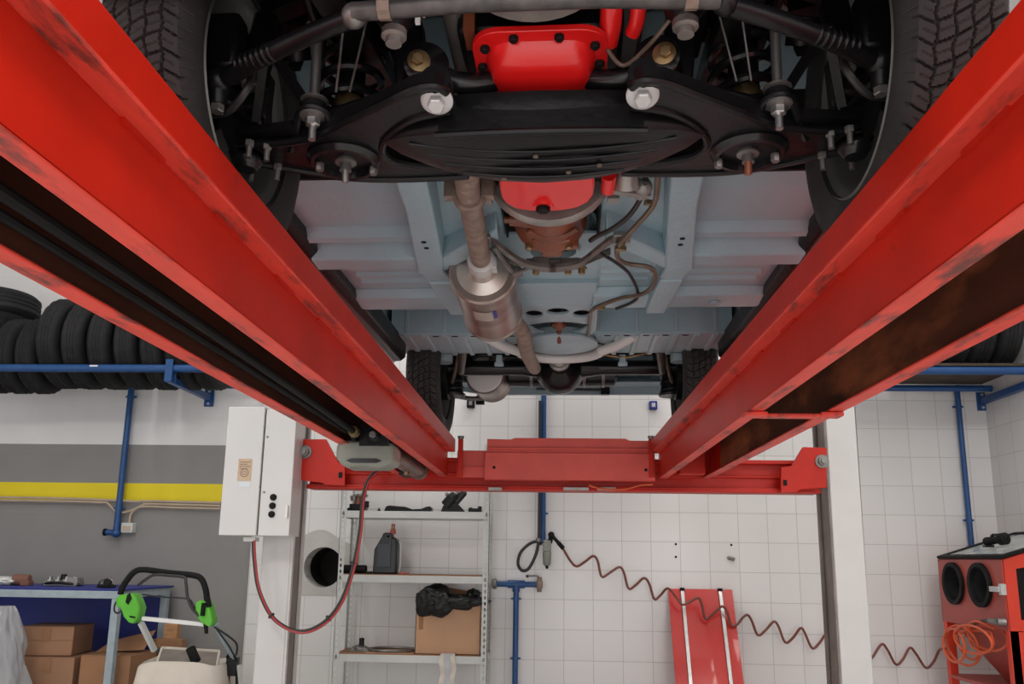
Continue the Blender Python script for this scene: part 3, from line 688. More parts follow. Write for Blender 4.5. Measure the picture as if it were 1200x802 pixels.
# fuel tank and boot floor
m = MB(); m.lathe([(.02, -.30), (.066, -.28), (.07, 0), (.066, .28), (.02, .30)], (.0, 2.86, .385), (1, 0, 0), 24); part(m, 'cross_silencer', BLACKG)
for x in (-.16, .12, .22):
    part(MB().lathe([(.071, -.008), (.073, 0), (.071, .008)], (x, 2.86, .385), (1, 0, 0), 24, cap=False), 'silencer_strap', OLDS)
m = MB(); m.bb((-.74, 2.40, .62), (.74, 3.42, .63)); m.bb((-.5, 2.9, .44), (.5, 3.3, .62)); part(m, 'boot_floor', PALE)
m = MB(); m.prism([(-.74, .50), (-.70, .385), (-.45, .345), (.45, .345), (.70, .345), (.74, .50)], (0, 3.22, 0), X, Z, (0, .02, 0)); m.bb((-.68, 3.10, .39), (.68, 3.23, .40)); part(m, 'rear_valance', PALE2, bevel=.004)
m = MB(); m.tube(cr([(.60, 3.16, .42), (.66, 3.20, .385), (.70, 3.21, .40)], 4), .03); part(m, 'valance_corner', PALE2)
m = MB(); m.box((.245, 3.205, .365), (.05, .04, .05)); part(m, 'tow_eye', BLACK, bevel=.004)
m = MB(); m.tube([(-.15, 3.20, .375), (.23, 3.20, .368)], .007, 8); part(m, 'rear_cable', CABLE)
# rear muffler
m = MB(); m.lathe([(.098, 0), (.105, .008), (.10, .02), (.10, .26), (.105, .27), (.09, .28)], (-.40, 2.72, .355), V((.06, 1, .02)), 28); rm = part(m, 'rear_muffler', MUFF)
part(MB().lathe([(.096, 0), (.088, -.006), (.001, -.008)], (-.40, 2.72, .355), V((.06, 1, .02)), 28, cap=False), 'muffler_cap', WHITE2, rm)
m = MB(); m.tube(cr([(-.62, 3.0, .30), (-.52, 3.02, .285), (-.42, 3.04, .288)], 5), .013); part(m, 'tail_pipe_end', OLDS)
part(MB().box((-.47, 3.16, .30), (.05, .03, .05)), 'exhaust_hanger', BLACK, bevel=.004)

# ---- exhaust
m = MB(); m.tube(cr([(-.15, .06, .35), (-.155, .13, .285), (-.17, .2, .268), (-.186, .30, .268), (-.20, .60, .268), (-.213, .88, .272)], 8), .029, 18); fp = part(m, 'front_pipe', RUSTP)
m = MB(); m.tube(cr([(-.175, -.33, .50), (-.168, -.26, .42), (-.160, -.2, .40), (-.155, -.08, .37), (-.15, .06, .35)], 6), .021, 14); part(m, 'down_pipe', OLDS, fp)
q = V((-.190, .37, .268))
m = MB(); m.lathe([(.036, -.012), (.040, -.006), (.040, .006), (.036, .012)], q, V((-.02, .3, 0)), 18); m.box(q + V((-.045, .0, .02)), (.03, .03, .05)); m.box(q + V((.045, 0, .02)), (.03, .03, .05)); part(m, 'pipe_hanger', RUSTP)
m = MB(); m.lathe([(.036, -.03), (.041, -.028), (.041, .028), (.036, .03)], (-.210, .83, .271), V((-.013, .28, .004)), 18); m.box((-.175, .835, .262), (.022, .05, .03)); part(m, 'exhaust_clamp', ZINC, bevel=.002)
ax = V((-.02, 1, -.015)).normalized(); mo = V((-.216, .915, .275))
m = MB(); m.lathe([(.100, 0), (.106, .006), (.106, .014), (.101, .02), (.101, .41), (.106, .416), (.106, .424), (.10, .43)], mo, ax, 36); mf = part(m, 'muffler', MUFF)
m = MB(); m.lathe([(.101, -.001), (.092, .004), (.045, -.012), (.042, -.03), (.034, -.05)], mo, ax, 32, cap=False); part(m, 'muffler_end_cap', MUFFE, mf)
part(MB().lathe([(.10, .431), (.092, .426), (.05, .44), (.001, .44)], mo, ax, 32, cap=False), 'muffler_end_cap', MUFFE, mf)
# foil tag on the muffler
def cylpatch(a0, a1, y0, y1, n=6, r=.1025):
    m = MB(); u = V((1, 0, 0)); w = V((0, 0, 1)); vs = []
    for k in range(n + 1):
        a = a0 + (a1 - a0) * k / n
        for d in (y0, y1): vs.append(mo + ax * d + (u * math.cos(a) + w * math.sin(a)) * r)
    m.add(vs, [(2 * k, 2 * k + 2, 2 * k + 3, 2 * k + 1) for k in range(n)]); return m
part(cylpatch(-1.95, -1.35, .10, .19), 'foil_label', MUFFE, mf)
part(cylpatch(-1.32, -1.20, .10, .17, r=.1028), 'blue_mark', BLUE2, mf)
m = MB(); m.tube(cr([(-.19, 1.335, .275), (-.16, 1.46, .275), (-.135, 1.60, .272), (-.135, 1.80, .275), (-.135, 2.05, .285), (-.125, 2.30, .30), (-.13, 2.46, .335), (-.18, 2.56, .45), (-.28, 2.64, .46), (-.38, 2.70, .38)], 8), .031, 18); part(m, 'tail_pipe', RUSTP)
m = MB(); m.lathe([(.034, -.02), (.038, -.018), (.038, .018), (.034, .02)], (-.175, 1.40, .275), V((.2, 1, 0)), 18); m.cyl((-.20, 1.36, .24), (-.18, 1.37, .23), .008); part(m, 'exhaust_clamp', BRASS)

# ---- engine, gearbox
m = MB(); m.bb((-.15, -.16, .34), (.15, .46, .78)); m.bb((-.20, -.16, .46), (.20, .46, .74)); part(m, 'engine_block', BLACK, bevel=.01)
def rrect(x0, x1, y0, y1, r, n=6, back=None):
    pts = []
    for cx, cyy, a0 in ((x1 - r, y0 + r, -PI / 2), (x1 - r, y1 - (back or r), 0), (x0 + r, y1 - (back or r), PI / 2), (x0 + r, y0 + r, PI)):
        rr = (back or r) if cyy > (y0 + y1) / 2 else r
        cx2 = (x1 - rr) if cx > (x0 + x1) / 2 else (x0 + rr)
        pts += [(cx2 + rr * math.cos(a0 + PI / 2 * k / n), cyy + rr * math.sin(a0 + PI / 2 * k / n)) for k in range(n + 1)]
    return pts
SX0, SX1 = -.122, .122
# sump: flange plate, then a stepped pan
m = MB()
fl = rrect(SX0, SX1, -.196, .39, .05, 6, .10)
m.prism(fl, (0, 0, .312), X, Yv, (0, 0, .012))
def loft(m, loops):
    n = len(loops[0]); vs = [p for l in loops for p in l]; fs = []
    for i in range(len(loops) - 1):
        for k in range(n): fs.append((i * n + k, i * n + (k + 1) % n, (i + 1) * n + (k + 1) % n, (i + 1) * n + k))
    fs.append(tuple((len(loops) - 1) * n + k for k in range(n)))
    return m.add(vs, fs)
def lp(in_, z0, z1, y0, y1): return [(x, y, z0 + (z1 - z0) * min(1, max(0, (y - y0) / (y1 - y0)))) for x, y in rrect(SX0 + in_, SX1 - in_, -.196 + in_ * 1.3, .39 - in_ * .4, .05, 6, .10)]
loft(m, [lp(.022, .312, .312, 0, 1), lp(.026, .302, .300, -.2, .4), lp(.034, .288, .262, -.2, .3), lp(.050, .279, .250, -.2, .3)])
sump = part(m, 'oil_pan', ENGRED, bevel=.004)
for x, y in ((-.045, -.182), (.035, -.182), (-.098, -.155), (.098, -.155), (-.108, -.10), (.108, -.10), (-.108, -.03), (.108, -.03), (-.108, .06), (.108, .06)):
    part(MB().hexbolt((x, y, .312), (0, 0, -1), .0085, .010), 'pan_bolt', MATTE, sump)
m = MB(); m.prism([(-.100, .15), (.100, .15), (.108, .28), (.106, .33), (.095, .365), (.07, .395), (.035, .41), (-.005, .414), (-.045, .41), (-.08, .395), (-.10, .365), (-.108, .33), (-.108, .28)], (0, 0, .245), X, Yv, (0, 0, .06)); part(m, 'pan_cover', ENGRED, sump, bevel=.004)
part(MB().lathe([(.026, 0), (.024, .006)], (-.012, .378, .245), (0, 0, -1), 20), 'drain_boss', ENGRED, sump)
part(MB().hexbolt((-.012, .375, .241), (0, 0, -1), .017, .014), 'drain_plug', MATTE, sump)
# bell housing flange and gearbox
m = MB(); m.lathe([(.165, 0), (.17, .01), (.17, .03), (.15, .04)], (0, .455, .405), (0, 1, 0), 36)
m.box((-.16, .47, .33), (.03, .03, .07)); m.box((.16, .47, .33), (.03, .03, .07)); part(m, 'bell_housing_flange', ALU)
for x, z in ((-.155, .33), (.155, .33)):
    part(MB().hexbolt((x, .452, z), (0, -1, 0), .009, .01), 'housing_bolt', BLACK)
m = MB()
m.lathe([(.115, 0), (.108, .05), (.100, .07), (.097, .09), (.099, .20), (.104, .215), (.104, .235), (.092, .25), (.06, .28), (.045, .40)], (-.005, .495, .362), (0, 1, 0), 36)
gb = part(m, 'gearbox', BROWN)
m = MB(); m.cyl((-.105, .555, .285), (-.03, .555, .278), .016); m.cyl((-.120, .555, .286), (-.105, .555, .285), .009); part(m, 'side_boss', BROWN, gb)
m = MB(); m.tube(cr([(-.06, .60, .276), (-.02, .63, .268), (.03, .635, .270), (.07, .62, .284)], 5), .007, 8); m.tube(cr([(-.05, .66, .273), (.0, .68, .267), (.05, .675, .275)], 5), .006, 8); part(m, 'casing_web', BROWN, gb)
m = MB(); m.bb((-.075, .715, .268), (.075, .735, .33)); m.bb((-.03, .735, .262), (.03, .775, .30)); part(m, 'rear_lug', BROWN, gb, bevel=.006)
for x in (-.08, .06):
    part(MB().hexbolt((x * .8, .712, .275), (0, 0, -1), .010, .012), 'gearbox_bolt', BRASS, gb)
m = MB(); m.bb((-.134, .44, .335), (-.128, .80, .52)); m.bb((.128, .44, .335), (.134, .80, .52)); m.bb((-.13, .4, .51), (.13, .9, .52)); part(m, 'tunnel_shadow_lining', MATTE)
# gearbox crossmember: a dished strap between the two outriggers
m = MB(); pts = cr([(-.20, .70, .298), (-.17, .72, .296), (-.14, .745, .280), (-.09, .80, .262), (-.03, .83, .255), (.03, .83, .255), (.08, .81, .260), (.13, .755, .280), (.17, .715, .296), (.195, .70, .298)], 4)
for a, b in zip(pts[:-1], pts[1:]):
    m.hexa([a + V((0, -.012, -.006)), b + V((0, -.012, -.006)), b + V((0, .030, -.006)), a + V((0, .030, -.006)), a + V((0, -.012, .006)), b + V((0, -.012, .006)), b + V((0, .030, .006)), a + V((0, .030, .006))])
m.prism([(p.x, p.z) for p in pts[4:-4]] + [(p.x, p.z + .022) for p in pts[4:-4]][::-1], (0, .845, 0), X, Z, (0, .006, 0))
gx = part(m, 'gearbox_crossmember', OLDS)
for s in SD:
    m = MB(); m.box((s * .195, .705, .292), (.05, .055, .014)); part(m, 'crossmember_foot', OLDS, gx, bevel=.003)
    for d in (-.014, .016):
        part(MB().hexbolt((s * .195, .705 + d, .286), (0, 0, -1), .010, .012), 'foot_bolt', BRASS, gx)
m = MB(); m.box((-.035, .86, .275), (.05, .05, .03)); m.box((.06, .855, .272), (.07, .05, .02)); m.box((.0, .87, .285), (.16, .03, .015)); part(m, 'gearbox_mount', OLDS, gx, bevel=.004)
for x in (-.05, .045, .085):
    part(MB().lathe([(.016, 0), (.016, .004), (.010, .004), (.010, .02)], (x, .86, .262), (0, 0, -1), 12), 'mount_nut', BRASS, gx)
m = MB(); m.cyl((-.135, .93, .265), (-.105, .94, .285), .022); m.tube(cr([(-.165, .74, .285), (-.14, .84, .272), (-.125, .92, .272)], 5), .008); m.tube(cr([(-.12, .93, .27), (-.08, .90, .275), (-.055, .875, .28)], 4), .006); part(m, 'speedometer_drive', OLDS)
# brake / fuel lines on the right
def line(name, pts, r, mt): return part(MB().tube(cr(pts, 7), r, 8), name, mt)
def pz(l): return [cz(px, py, z) for px, py, z in l]
line('brake_pipe', pz([(771, 205, .30), (768, 235, .30), (757, 252, .285), (745, 265, .275), (726, 287, .272), (724, 302, .282), (735, 309, .29), (760, 313, .285), (768, 322, .285), (765, 335, .285), (752, 345, .30), (727, 350, .315), (700, 360, .312), (692, 366, .315)]), .0075, BRLINE)
line('fuel_hose', pz([(757, 210, .30), (752, 230, .30), (738, 252, .28), (718, 268, .275), (700, 277, .28), (692, 282, .29)]), .007, CABLE)
line('fuel_hose', pz([(700, 295, .29), (722, 308, .30), (738, 322, .32), (748, 345, .315), (740, 355, .315), (722, 362, .312)]), .0055, CABLE)
line('brake_pipe', pz([(692, 366, .315), (690, 385, .36), (686, 410, .375)]), .007, BRLINE)
for px, py, z in ((762, 238, .318), (727, 291, .268), (704, 361, .31)):
    q = cz(px, py, z); part(MB().box(q, (.03, .014, .012), rz=.4), 'pipe_clip', BRASS)
# distributor / pump cluster to the right of the sump
q = cz(735, 215, .30)
m = MB(); m.cyl(q + V((0, -.02, .03)), q + V((0, .01, -.01)), .030); m.box(q + V((.0, .03, .0)), (.12, .02, .03), rz=.35); m.ball(q + V((.04, .02, 0)), .022, 10); m.ball(q + V((.035, .055, 0)), .018, 10); part(m, 'fuel_pump', ALU)
m = MB(); m.cyl(q + V((-.045, -.05, 0)), q + V((-.045, .02, -.005)), .018); part(m, 'oil_filter_end', ENGRED)
# front of the engine: pulley / timing cover, red brackets
m = MB(); m.lathe([(.0, -.02), (.125, -.02), (.135, 0), (.135, .02), (.11, .03), (.13, .04), (.15, .06), (.15, .10)], (-.005, -.33, .455), (0, 1, 0), 40); part(m, 'timing_cover', ALU)
m = MB(); m.lathe([(.118, -.014), (.128, -.010), (.128, .012), (.118, .016)], (-.005, -.36, .455), (0, 1, 0), 36, cap=False); part(m, 'pulley_rim', STEEL)
m = MB()
m.tube(cr([(.115, -.24, .40), (.125, -.21, .37), (.125, -.17, .345), (.12, -.13, .33)], 6), .020, 12)
m.tube(cr([(.16, -.26, .42), (.172, -.22, .38), (.172, -.17, .35), (.165, -.14, .34)], 6), .014, 12)
part(m, 'red_coolant_hose', ENGRED)
m = MB(); m.box((.17, -.30, .37), (.10, .06, .04), ry=-.1); m.cyl((.14, -.3, .365), (.23, -.3, .372), .016); part(m, 'water_pump_neck', ALU, bevel=.004)
m = MB(); m.bb((-.135, -.18, .33), (-.115, -.12, .37)); part(m, 'engine_mount_tab', BROWN)
line('dipstick_wire', [(.12, -.14, .31), (.15, -.12, .29), (.19, -.16, .30), (.23, -.2, .33)], .004, BRLINE)

# ---- front suspension crossmember
def mir(poly, s): return [(s * x, y) for x, y in poly]
lens = [(-.315, -.045), (-.26, -.078), (-.18, -.10), (-.09, -.115), (0, -.12), (.09, -.115), (.18, -.10), (.26, -.078), (.315, -.045), (.285, .0), (.235, .042), (.17, .078), (.09, .102), (0, .110), (-.09, .102), (-.17, .078), (-.235, .042), (-.285, .0)]
m = MB()
n = len(lens)
cen = [(x * .86, y * .80 + .004) for x, y in lens]
def L_(poly, z): return [V((x, y, z + .22 * x * x)) for x, y in poly]
loft(m, [L_(lens, .245), L_(lens, .185), L_([(x * .97, y * .94) for x, y in lens], .172), L_([(x * .80, y * .72) for x, y in lens], .166)])
xm = part(m, 'front_crossmember', BLACK)
for k, yy in enumerate((-.055, -.02, .015, .05)):
    w_ = .25 - .03 * k
    m = MB(); m.tube([(w_ * t, yy + .016 * (1 - t * t), .1690 + .22 * (w_ * t) ** 2 - .002) for t in [i / 12 - 1 for i in range(25)]], .0035, 8)
    part(m, 'pressed_ridge', BLACK, xm)
m = MB()
for i in range(24):
    x0 = -.185 + .37 * i / 24; x1 = -.185 + .37 * (i + 1) / 24
    f = lambda x: -.125 + 0.2 * x * x
    g = lambda x: .204 + .5 * x * x
    m.hexa([(x0, f(x0), .162), (x1, f(x1), .162), (x1, f(x1) + .006, .162), (x0, f(x0) + .006, .162), (x0, f(x0), g(x0)), (x1, f(x1), g(x1)), (x1, f(x1) + .006, g(x1)), (x0, f(x0) + .006, g(x0))])
m.tube([(-.19 + .38 * i / 24, -.128 + .2 * (-.19 + .38 * i / 24) ** 2, .160) for i in range(25)], .007, 8)
part(m, 'front_flange', BLACK, xm)
for x, y in ((-.012, -.03), (.05, .07), (-.08, .10), (.11, .03)):
    part(MB().lathe([(.006, 0), (.005, .003)], (x, y * .7, .168), (0, 0, -1), 8), 'mud_spot', BRLINE, xm)

def susp(s):
    P = lambda x, y, z: V((s * x, y, z))
    # lower wishbone
    la = [(.160, -.135), (.158, -.195), (.175, -.215), (.215, -.205), (.28, -.160), (.36, -.105), (.43, -.055), (.50, -.035), (.575, -.025), (.605, .0), (.60, .035), (.56, .058), (.50, .085), (.42, .118), (.33, .130), (.22, .128), (.16, .122), (.155, .085),
          (.20, .080), (.255, .072), (.300, .050), (.316, .01), (.30, -.04), (.265, -.085), (.22, -.118)]
    m = MB()
    o2 = la
    cx, cyy = .40, .0
    lo = [P(x, y, .197 + .02 * max(0, x - .45)) for x, y in la]
    # pressed channel: plate plus rolled edge tubes
    m.prism([(s * x, y) for x, y in la], (0, 0, .200), X, Yv, (0, 0, .030))
    m.tube(cr([P(x, y, .200) for x, y in la[1:17]], 3), .008, 8)
    m.tube(cr([P(x, y, .200) for x, y in [la[0]] + la[:-8:-1] + [la[17]]], 3), .008, 8)
    arm = part(m, 'lower_wishbone', BLACK)
    m = MB(); m.tube(cr([P(.195, -.155, .236), P(.29, -.115, .238), P(.36, -.085, .238), P(.45, -.035, .240), P(.58, .0, .235)], 5), .013, 8); part(m, 'wishbone_edge', BLACK, arm)
    # pivot washer and bolt
    w = part(MB().lathe([(.0285, 0), (.0285, .004), (.024, .007), (.013, .008)], P(.178, -.175, .199), (0, -.45, -1), 28), 'pivot_washer', ZINC, arm)
    part(MB().hexbolt(P(.178, -.178, .193), (0, -.45, -1), .0155, .016), 'pivot_bolt', ZINC, arm)
    part(MB().cyl(P(.178, -.20, .225), P(.178, .14, .225), .026, seg=18), 'pivot_bush', BLACKG, arm)
    # spring pan
    m = MB(); m.lathe([(.072, -.02), (.074, 0), (.066, .010), (.058, .010), (.052, -.012), (.001, -.012)], P(.40, .035, .195), (0, 0, -1), 32, cap=False); pan = part(m, 'spring_pan', BLACKG, arm)
    m = MB(); m.lathe([(.022, 0), (.022, .008), (.012, .010), (.012, .025)], P(.40, .045, .203), (0, 0, -1), 12); part(m, 'damper_nut', OLDS, pan)
    part(MB().cyl(P(.40, .045, .18), P(.40, .05, .155), .0075), 'damper_stud', BROWN if s > 0 else OLDS, pan)
    for dx, dy in ((-.055, .02), (.05, .0)):
        part(MB().hexbolt(P(.40 + dx, .035 + dy, .19), (0, 0, -1), .009, .016), 'pan_bolt', OLDS, pan)
    # coil spring with the damper inside
    path = [(s * .395 + .062 * math.cos(t * 2 * PI), .03 + .062 * math.sin(t * 2 * PI), .235 + .30 * t / 6.5) for t in [k / 18 for k in range(int(18 * 6.5) + 1)]]
    part(MB().tube(path, .0095, 8), 'coil_spring', BLACKG)
    part(MB().cyl(P(.395, .03, .23), P(.395, .03, .55), .030, seg=18), 'damper', BLACK)
    part(MB().lathe([(.0315, 0), (.0315, .04)], P(.395, .03, .285), (0, 0, 1), 18, cap=False), 'damper_band', BRASS)
    # anti-roll-bar link
    lk = part(MB().cyl(P(.430, -.08, .225), P(.430, -.085, .415), .0095, seg=14), 'roll_bar_link', STEEL)
    for z in (.222, .255, .410):
        part(MB().lathe([(.012, 0), (.026, .003), (.026, .007), (.012, .010)], P(.430, -.08, z), (0, 0, 1), 18), 'link_washer', OLDS, lk)
    part(MB().cyl(P(.430, -.08, .232), P(.430, -.08, .254), .022, seg=16), 'link_rubber', MATTE, lk)
    m = MB(); m.hexbolt(P(.430, -.08, .222), (0, 0, -1), .014, .014); m.cyl(P(.430, -.08, .21), P(.430, -.08, .180), .007); part(m, 'link_nut', STEEL, lk)
    m = MB(); m.tube(cr([P(.36, .0, .205), P(.395, -.055, .215), P(.405, -.085, .232), P(.43, -.10, .236), P(.455, -.085, .232), P(.475, -.045, .213), P(.50, -.0, .203)], 4), .008, 8); part(m, 'link_bracket', BLACK, arm)
    # anti-roll bar
    m = MB(); m.tube(cr([P(.43, -.08, .415), P(.425, -.16, .41), P(.40, -.26, .40), P(.34, -.40, .39), P(.2, -.45, .39), P(0, -.46, .39)], 6), .011, 10); part(m, 'anti_roll_bar', BLACK)
    # upper wishbone and knuckle
    m = MB()
    m.bar(P(.33, -.10, .52), P(.565, -.01, .50), .04, .03); m.bar(P(.33, .12, .52), P(.565, .01, .50), .04, .03)
    part(m, 'upper_wishbone', BLACK)
    m = MB()
    m.bar(P(.585, -.005, .215), P(.575, -.02, .36), .07, .05, up=(0, 1, 0)); m.bar(P(.575, -.02, .36), P(.565, 0, .50), .05, .04, up=(0, 1, 0)); m.bar(P(.580, -.02, .27), P(.600, -.145, .255), .035, .04)
    m.box(P(.565, -.05, .285), (.05, .05, .07)); part(m, 'steering_knuckle', BLACK, bevel=.008)
    m = MB(); m.lathe([(.020, 0), (.030, .015), (.034, .03), (.030, .05), (.016, .06)], P(.590, .005, .165), (0, 0, 1), 18); m.lathe([(.034, .03), (.036, .033), (.034, .036)], P(.59, .005, .165), (0, 0, 1), 18)
    part(m, 'ball_joint', BLACKG)
    for x, y in ((.535, -.03), (.565, -.045), (.545, .055), (.60, .055)):
        m = MB(); m.hexbolt(P(x, y, .20), (0, 0, -1), .009, .012); m.cyl(P(x, y, .19), P(x, y, .165), .0055); part(m, 'joint_bolt', OLDS)
    m = MB(); m.bar(P(.47, -.055, .215), P(.60, -.015, .225), .045, .016); part(m, 'joint_plate', BLACK)
    m = MB(); m.box(P(.545, -.10, .30), (.035, .03, .05)); m.lathe([(.012, 0), (.012, .04)], P(.535, -.11, .295), (s, 0, 0), 12); part(m, 'brake_caliper_bolt', OLDS, bevel=.004)
    part(MB().lathe([(.014, 0), (.014, .02), (.009, .03)], P(.572, -.11, .295), (s, 0, 0), 12), 'bleed_nipple', BRASS)
    m = MB(); m.tube(cr([P(.54, -.12, .30), P(.53, -.15, .25), P(.57, -.13, .215), P(.62, -.1, .225)], 5), .007, 8); part(m, 'brake_hose', CABLE)
    m = MB(); m.lathe([(.03, 0), (.03, .02), (.135, .02), (.135, .032), (.03, .035), (.06, .10), (.06, .12)], P(.575, 0, .315), (s, 0, 0), 36); part(m, 'brake_disc', BLACK)
    m = MB(); m.box(P(.60, -.11, .36), (.07, .05, .12)); part(m, 'brake_caliper', BLACK, bevel=.012)
    # struts and cables criss-crossing above
    part(MB().tube([P(.37, -.14, .24), P(.335, -.22, .38)], .0022, 6), 'brake_cable', RODG)
    part(MB().tube([P(.345, -.14, .24), P(.29, -.20, .42)], .0022, 6), 'brake_cable', RODG)
    m = MB(); m.bar(P(.50, -.16, .33), P(.55, -.06, .235), .016, .02); m.bar(P(.50, -.16, .33), P(.44, -.06, .25), .008, .02); part(m, 'stay_bracket', BLACK)
    # tie rod
    tr = part(MB().tube(cr([P(.305, -.285, .285), P(.40, -.25, .275), P(.50, -.20, .268), P(.565, -.165, .258)], 4), .0165, 12), 'tie_rod', BLACK)
    m = MB(); m.ball(P(.585, -.155, .258), .026, 14); m.cyl(P(.585, -.155, .26), P(.585, -.150, .215), .020, .016, seg=14); part(m, 'rod_end', BLACK, tr)
    m = MB(); m.hexbolt(P(.585, -.150, .214), (0, 0, -1), .013, .014); part(m, 'rod_end_nut', OLDS, tr)
    m = MB()
    for k in range(7): m.lathe([(.0162, -.004), (.0182, 0), (.0162, .004)], P(.46 + k * .012, -.222 + k * .006, .270), (s * .9, .4, -.05), 12, cap=False)
    part(m, 'rod_thread', BLACK, tr)
    # eye bush with yellow bolt beside the sump
    m = MB(); m.lathe([(.034, -.03), (.042, -.025), (.042, .025), (.034, .03)], P(.215, -.10, .305), (-s * .25, -1, -.1), 26); m.tube(cr([P(.19, -.09, .30), P(.16, -.09, .285), P(.12, -.08, .285), P(.08, -.07, .30)], 5), .021, 14); eb = part(m, 'mount_bush', BLACKG)
    m = MB(); m.lathe([(.021, 0), (.021, .005), (.013, .007)], P(.222, -.132, .302), (-s * .25, -1, -.1), 20); m.hexbolt(P(.2235, -.139, .301), (-s * .25, -1, -.1), .012, .01); part(m, 'bush_bolt', BRASS, eb)
    # idler / steering box post
    m = MB(); m.lathe([(.020, 0), (.034, .02), (.036, .09), (.028, .10), (.028, .16)], P(.245, -.235, .295), (0, 0, 1), 18); ps = part(m, 'idler_post', BLACK)
    m = MB(); m.lathe([(.022, 0), (.022, -.012), (.014, -.014), (.014, -.026)], P(.245, -.235, .294), (0, 0, 1), 12); part(m, 'idler_nut', ALU, ps)
    m = MB(); m.cyl(P(.285, -.33, .31), P(.285, -.335, .40), .028, seg=18); m.lathe([(.05, 0), (.055, .02), (.045, .05)], P(.285, -.34, .40), (0, 0, 1), 18); m.ball(P(.30, -.29, .285), .021, 12); part(m, 'drop_arm', OLDS if s < 0 else BLACK)
    # chassis leg in front and dark under-wing parts
    m = MB(); m.bb(P(.26, -.70, .44), P(.32, .10, .53)); m.bar(P(.27, -.02, .46), P(.25, .02, .22), .06, .06, up=(0, 1, 0)); part(m, 'front_chassis_leg', BLACK, bevel=.006)
    m = MB(); m.lathe([(.09, 0), (.10, .04), (.10, .14)], P(.395, .03, .50), (0, 0, 1), 24); part(m, 'spring_tower', BLACK)
    m = MB(); m.cyl(P(.50, .0, .40), P(.50, -.03, .44), .03); m.hexbolt(P(.50, -.0, .40), (0, -.4, -1), .015, .02); part(m, 'top_joint', BLACK)
for s in SD: susp(s)
m = MB(); m.tube([(-.30, -.30, .285), (-.29, -.30, .285), (-.1, -.31, .287), (.1, -.31, .287), (.29, -.30, .285)], .0155, 16); ck = part(m, 'centre_link', RODG)
for x in (-.245, .245):
    part(MB().lathe([(.0195, -.010), (.0195, .010)], (x, -.305, .286), (1, 0, 0), 8), 'link_lock_nut', RUSTP, ck)
part(MB().cyl((-.40, -.42, .36), (.40, -.42, .36), .02), 'front_cross_tube', BLACK)
m = MB(); m.bb((-.42, -.70, .50), (.42, -.20, .52)); part(m, 'engine_bay_top', MATTE)
m = MB(); m.bb((-.44, -.20, .80), (.44, .37, .82)); part(m, 'bay_cover', MATTE)
m = MB(); m.tube(cr([(-.20, -.22, .34), (-.195, -.235, .32), (-.19, -.25, .315)], 4), .003); m.box((-.205, -.235, .315), (.008, .008, .018)); part(m, 'tell_tale_tag', WHITEM)
m = MB(); m.bb((-.15, .12, .40), (.15, .36, .62)); part(m, 'bulkhead_foot', BLACK, bevel=.01)

# ---- wheels
def tyre_mesh(r=.312, w=.165, nseg=900):
    hw = w / 2
    sec = [(-.055, r - .105), (-.070, r - .095), (-hw, r - .060), (-hw + .002, r - .032), (-hw + .010, r - .014)]
    nt = 66
    tr = [(-.066 + .132 * i / nt) for i in range(nt + 1)]
    sec2 = [(-a, b) for a, b in sec][::-1]
    prof = [(a, b, 0) for a, b in sec] + [(u, r - .006 * (abs(u) / .066) ** 3.0, 1) for u in tr] + [(a, b, 0) for a, b in sec2]
    n = len(prof); vs = []; fs = []
    for k in range(nseg):
        th = 2 * PI * k / nseg; arc = r * th
        for (u, rr, tread) in prof:
            d = 0
            if tread:
                tri = abs(((arc / .052) % 1) - .5) * 2 - .5
                for g in (-.040, -.013, .014, .041):
                    if abs(u - g - tri * .005) < .0017: d = .007
                ph = arc + (.16 * abs(u) if abs(u) > .04 else .55 * u) + 4.2 * u * u
                if (ph / .0335) % 1 < .10: d = .007
                elif ((ph / .0335) + .5) % 1 < .07 and abs(u) < .06: d = .002
            elif abs(u) > .068 and rr > r - .033:
                if ((arc + .16 * .066) / .0335) % 1 < .10: d = .003
            vs.append((u, (rr - d) * math.cos(th), (rr - d) * math.sin(th)))
    for k in range(nseg):
        k2 = (k + 1) % nseg
        for i in range(n - 1): fs.append((k * n + i, k * n + i + 1, k2 * n + i + 1, k2 * n + i))
    m = MB(); m.v = [V(p) for p in vs]; m.f = fs; return m
def wheel(name, x, y, s, proto=None):
    if proto is None:
        m = tyre_mesh(); o = part(m, name, RUBBER, smooth=25)
        rim = MB(); rim.lathe([(.212, -.072), (.218, -.066), (.206, -.058), (.196, -.045), (.190, .0), (.185, .02), (.175, .045), (.12, .055), (.10, .045), (.06, .045), (.0, .045)], (0, 0, 0), (1, 0, 0), 48, cap=False)
        rim.lathe([(.21, .072), (.218, .066), (.206, .058), (.19, .045)], (0, 0, 0), (1, 0, 0), 48, cap=False)
        b = rim.build('wheel_rim', RIM, o, local=True)
        for k in range(8):
            a = 2 * PI * k / 8; q = V((.0505, .145 * math.cos(a), .145 * math.sin(a)))
            part(MB().prism(circ(0, 0, .022, 14, .014), q, V((0, -math.sin(a), math.cos(a))), V((0, math.cos(a), math.sin(a))), (-.004, 0, 0)), 'vent_hole', MATTE, b) if False else None
    else:
        o = proto.copy(); C.objects.link(o); o.parent = car
        for ch in proto.children: c = ch.copy(); C.objects.link(c); c.parent = o
    o.location = (x, y, .312); o.rotation_euler = (random.random() * 6, 0, 0 if s > 0 else PI)
    return o
w0 = wheel('front_wheel', .6575, 0, 1)
wheel('front_wheel', -.6575, 0, -1, w0)
w2 = wheel('rear_wheel', .6575, 2.62, 1, w0); w2.name = 'rear_wheel'
w3 = wheel('rear_wheel', -.6575, 2.62, -1, w0); w3.name = 'rear_wheel'
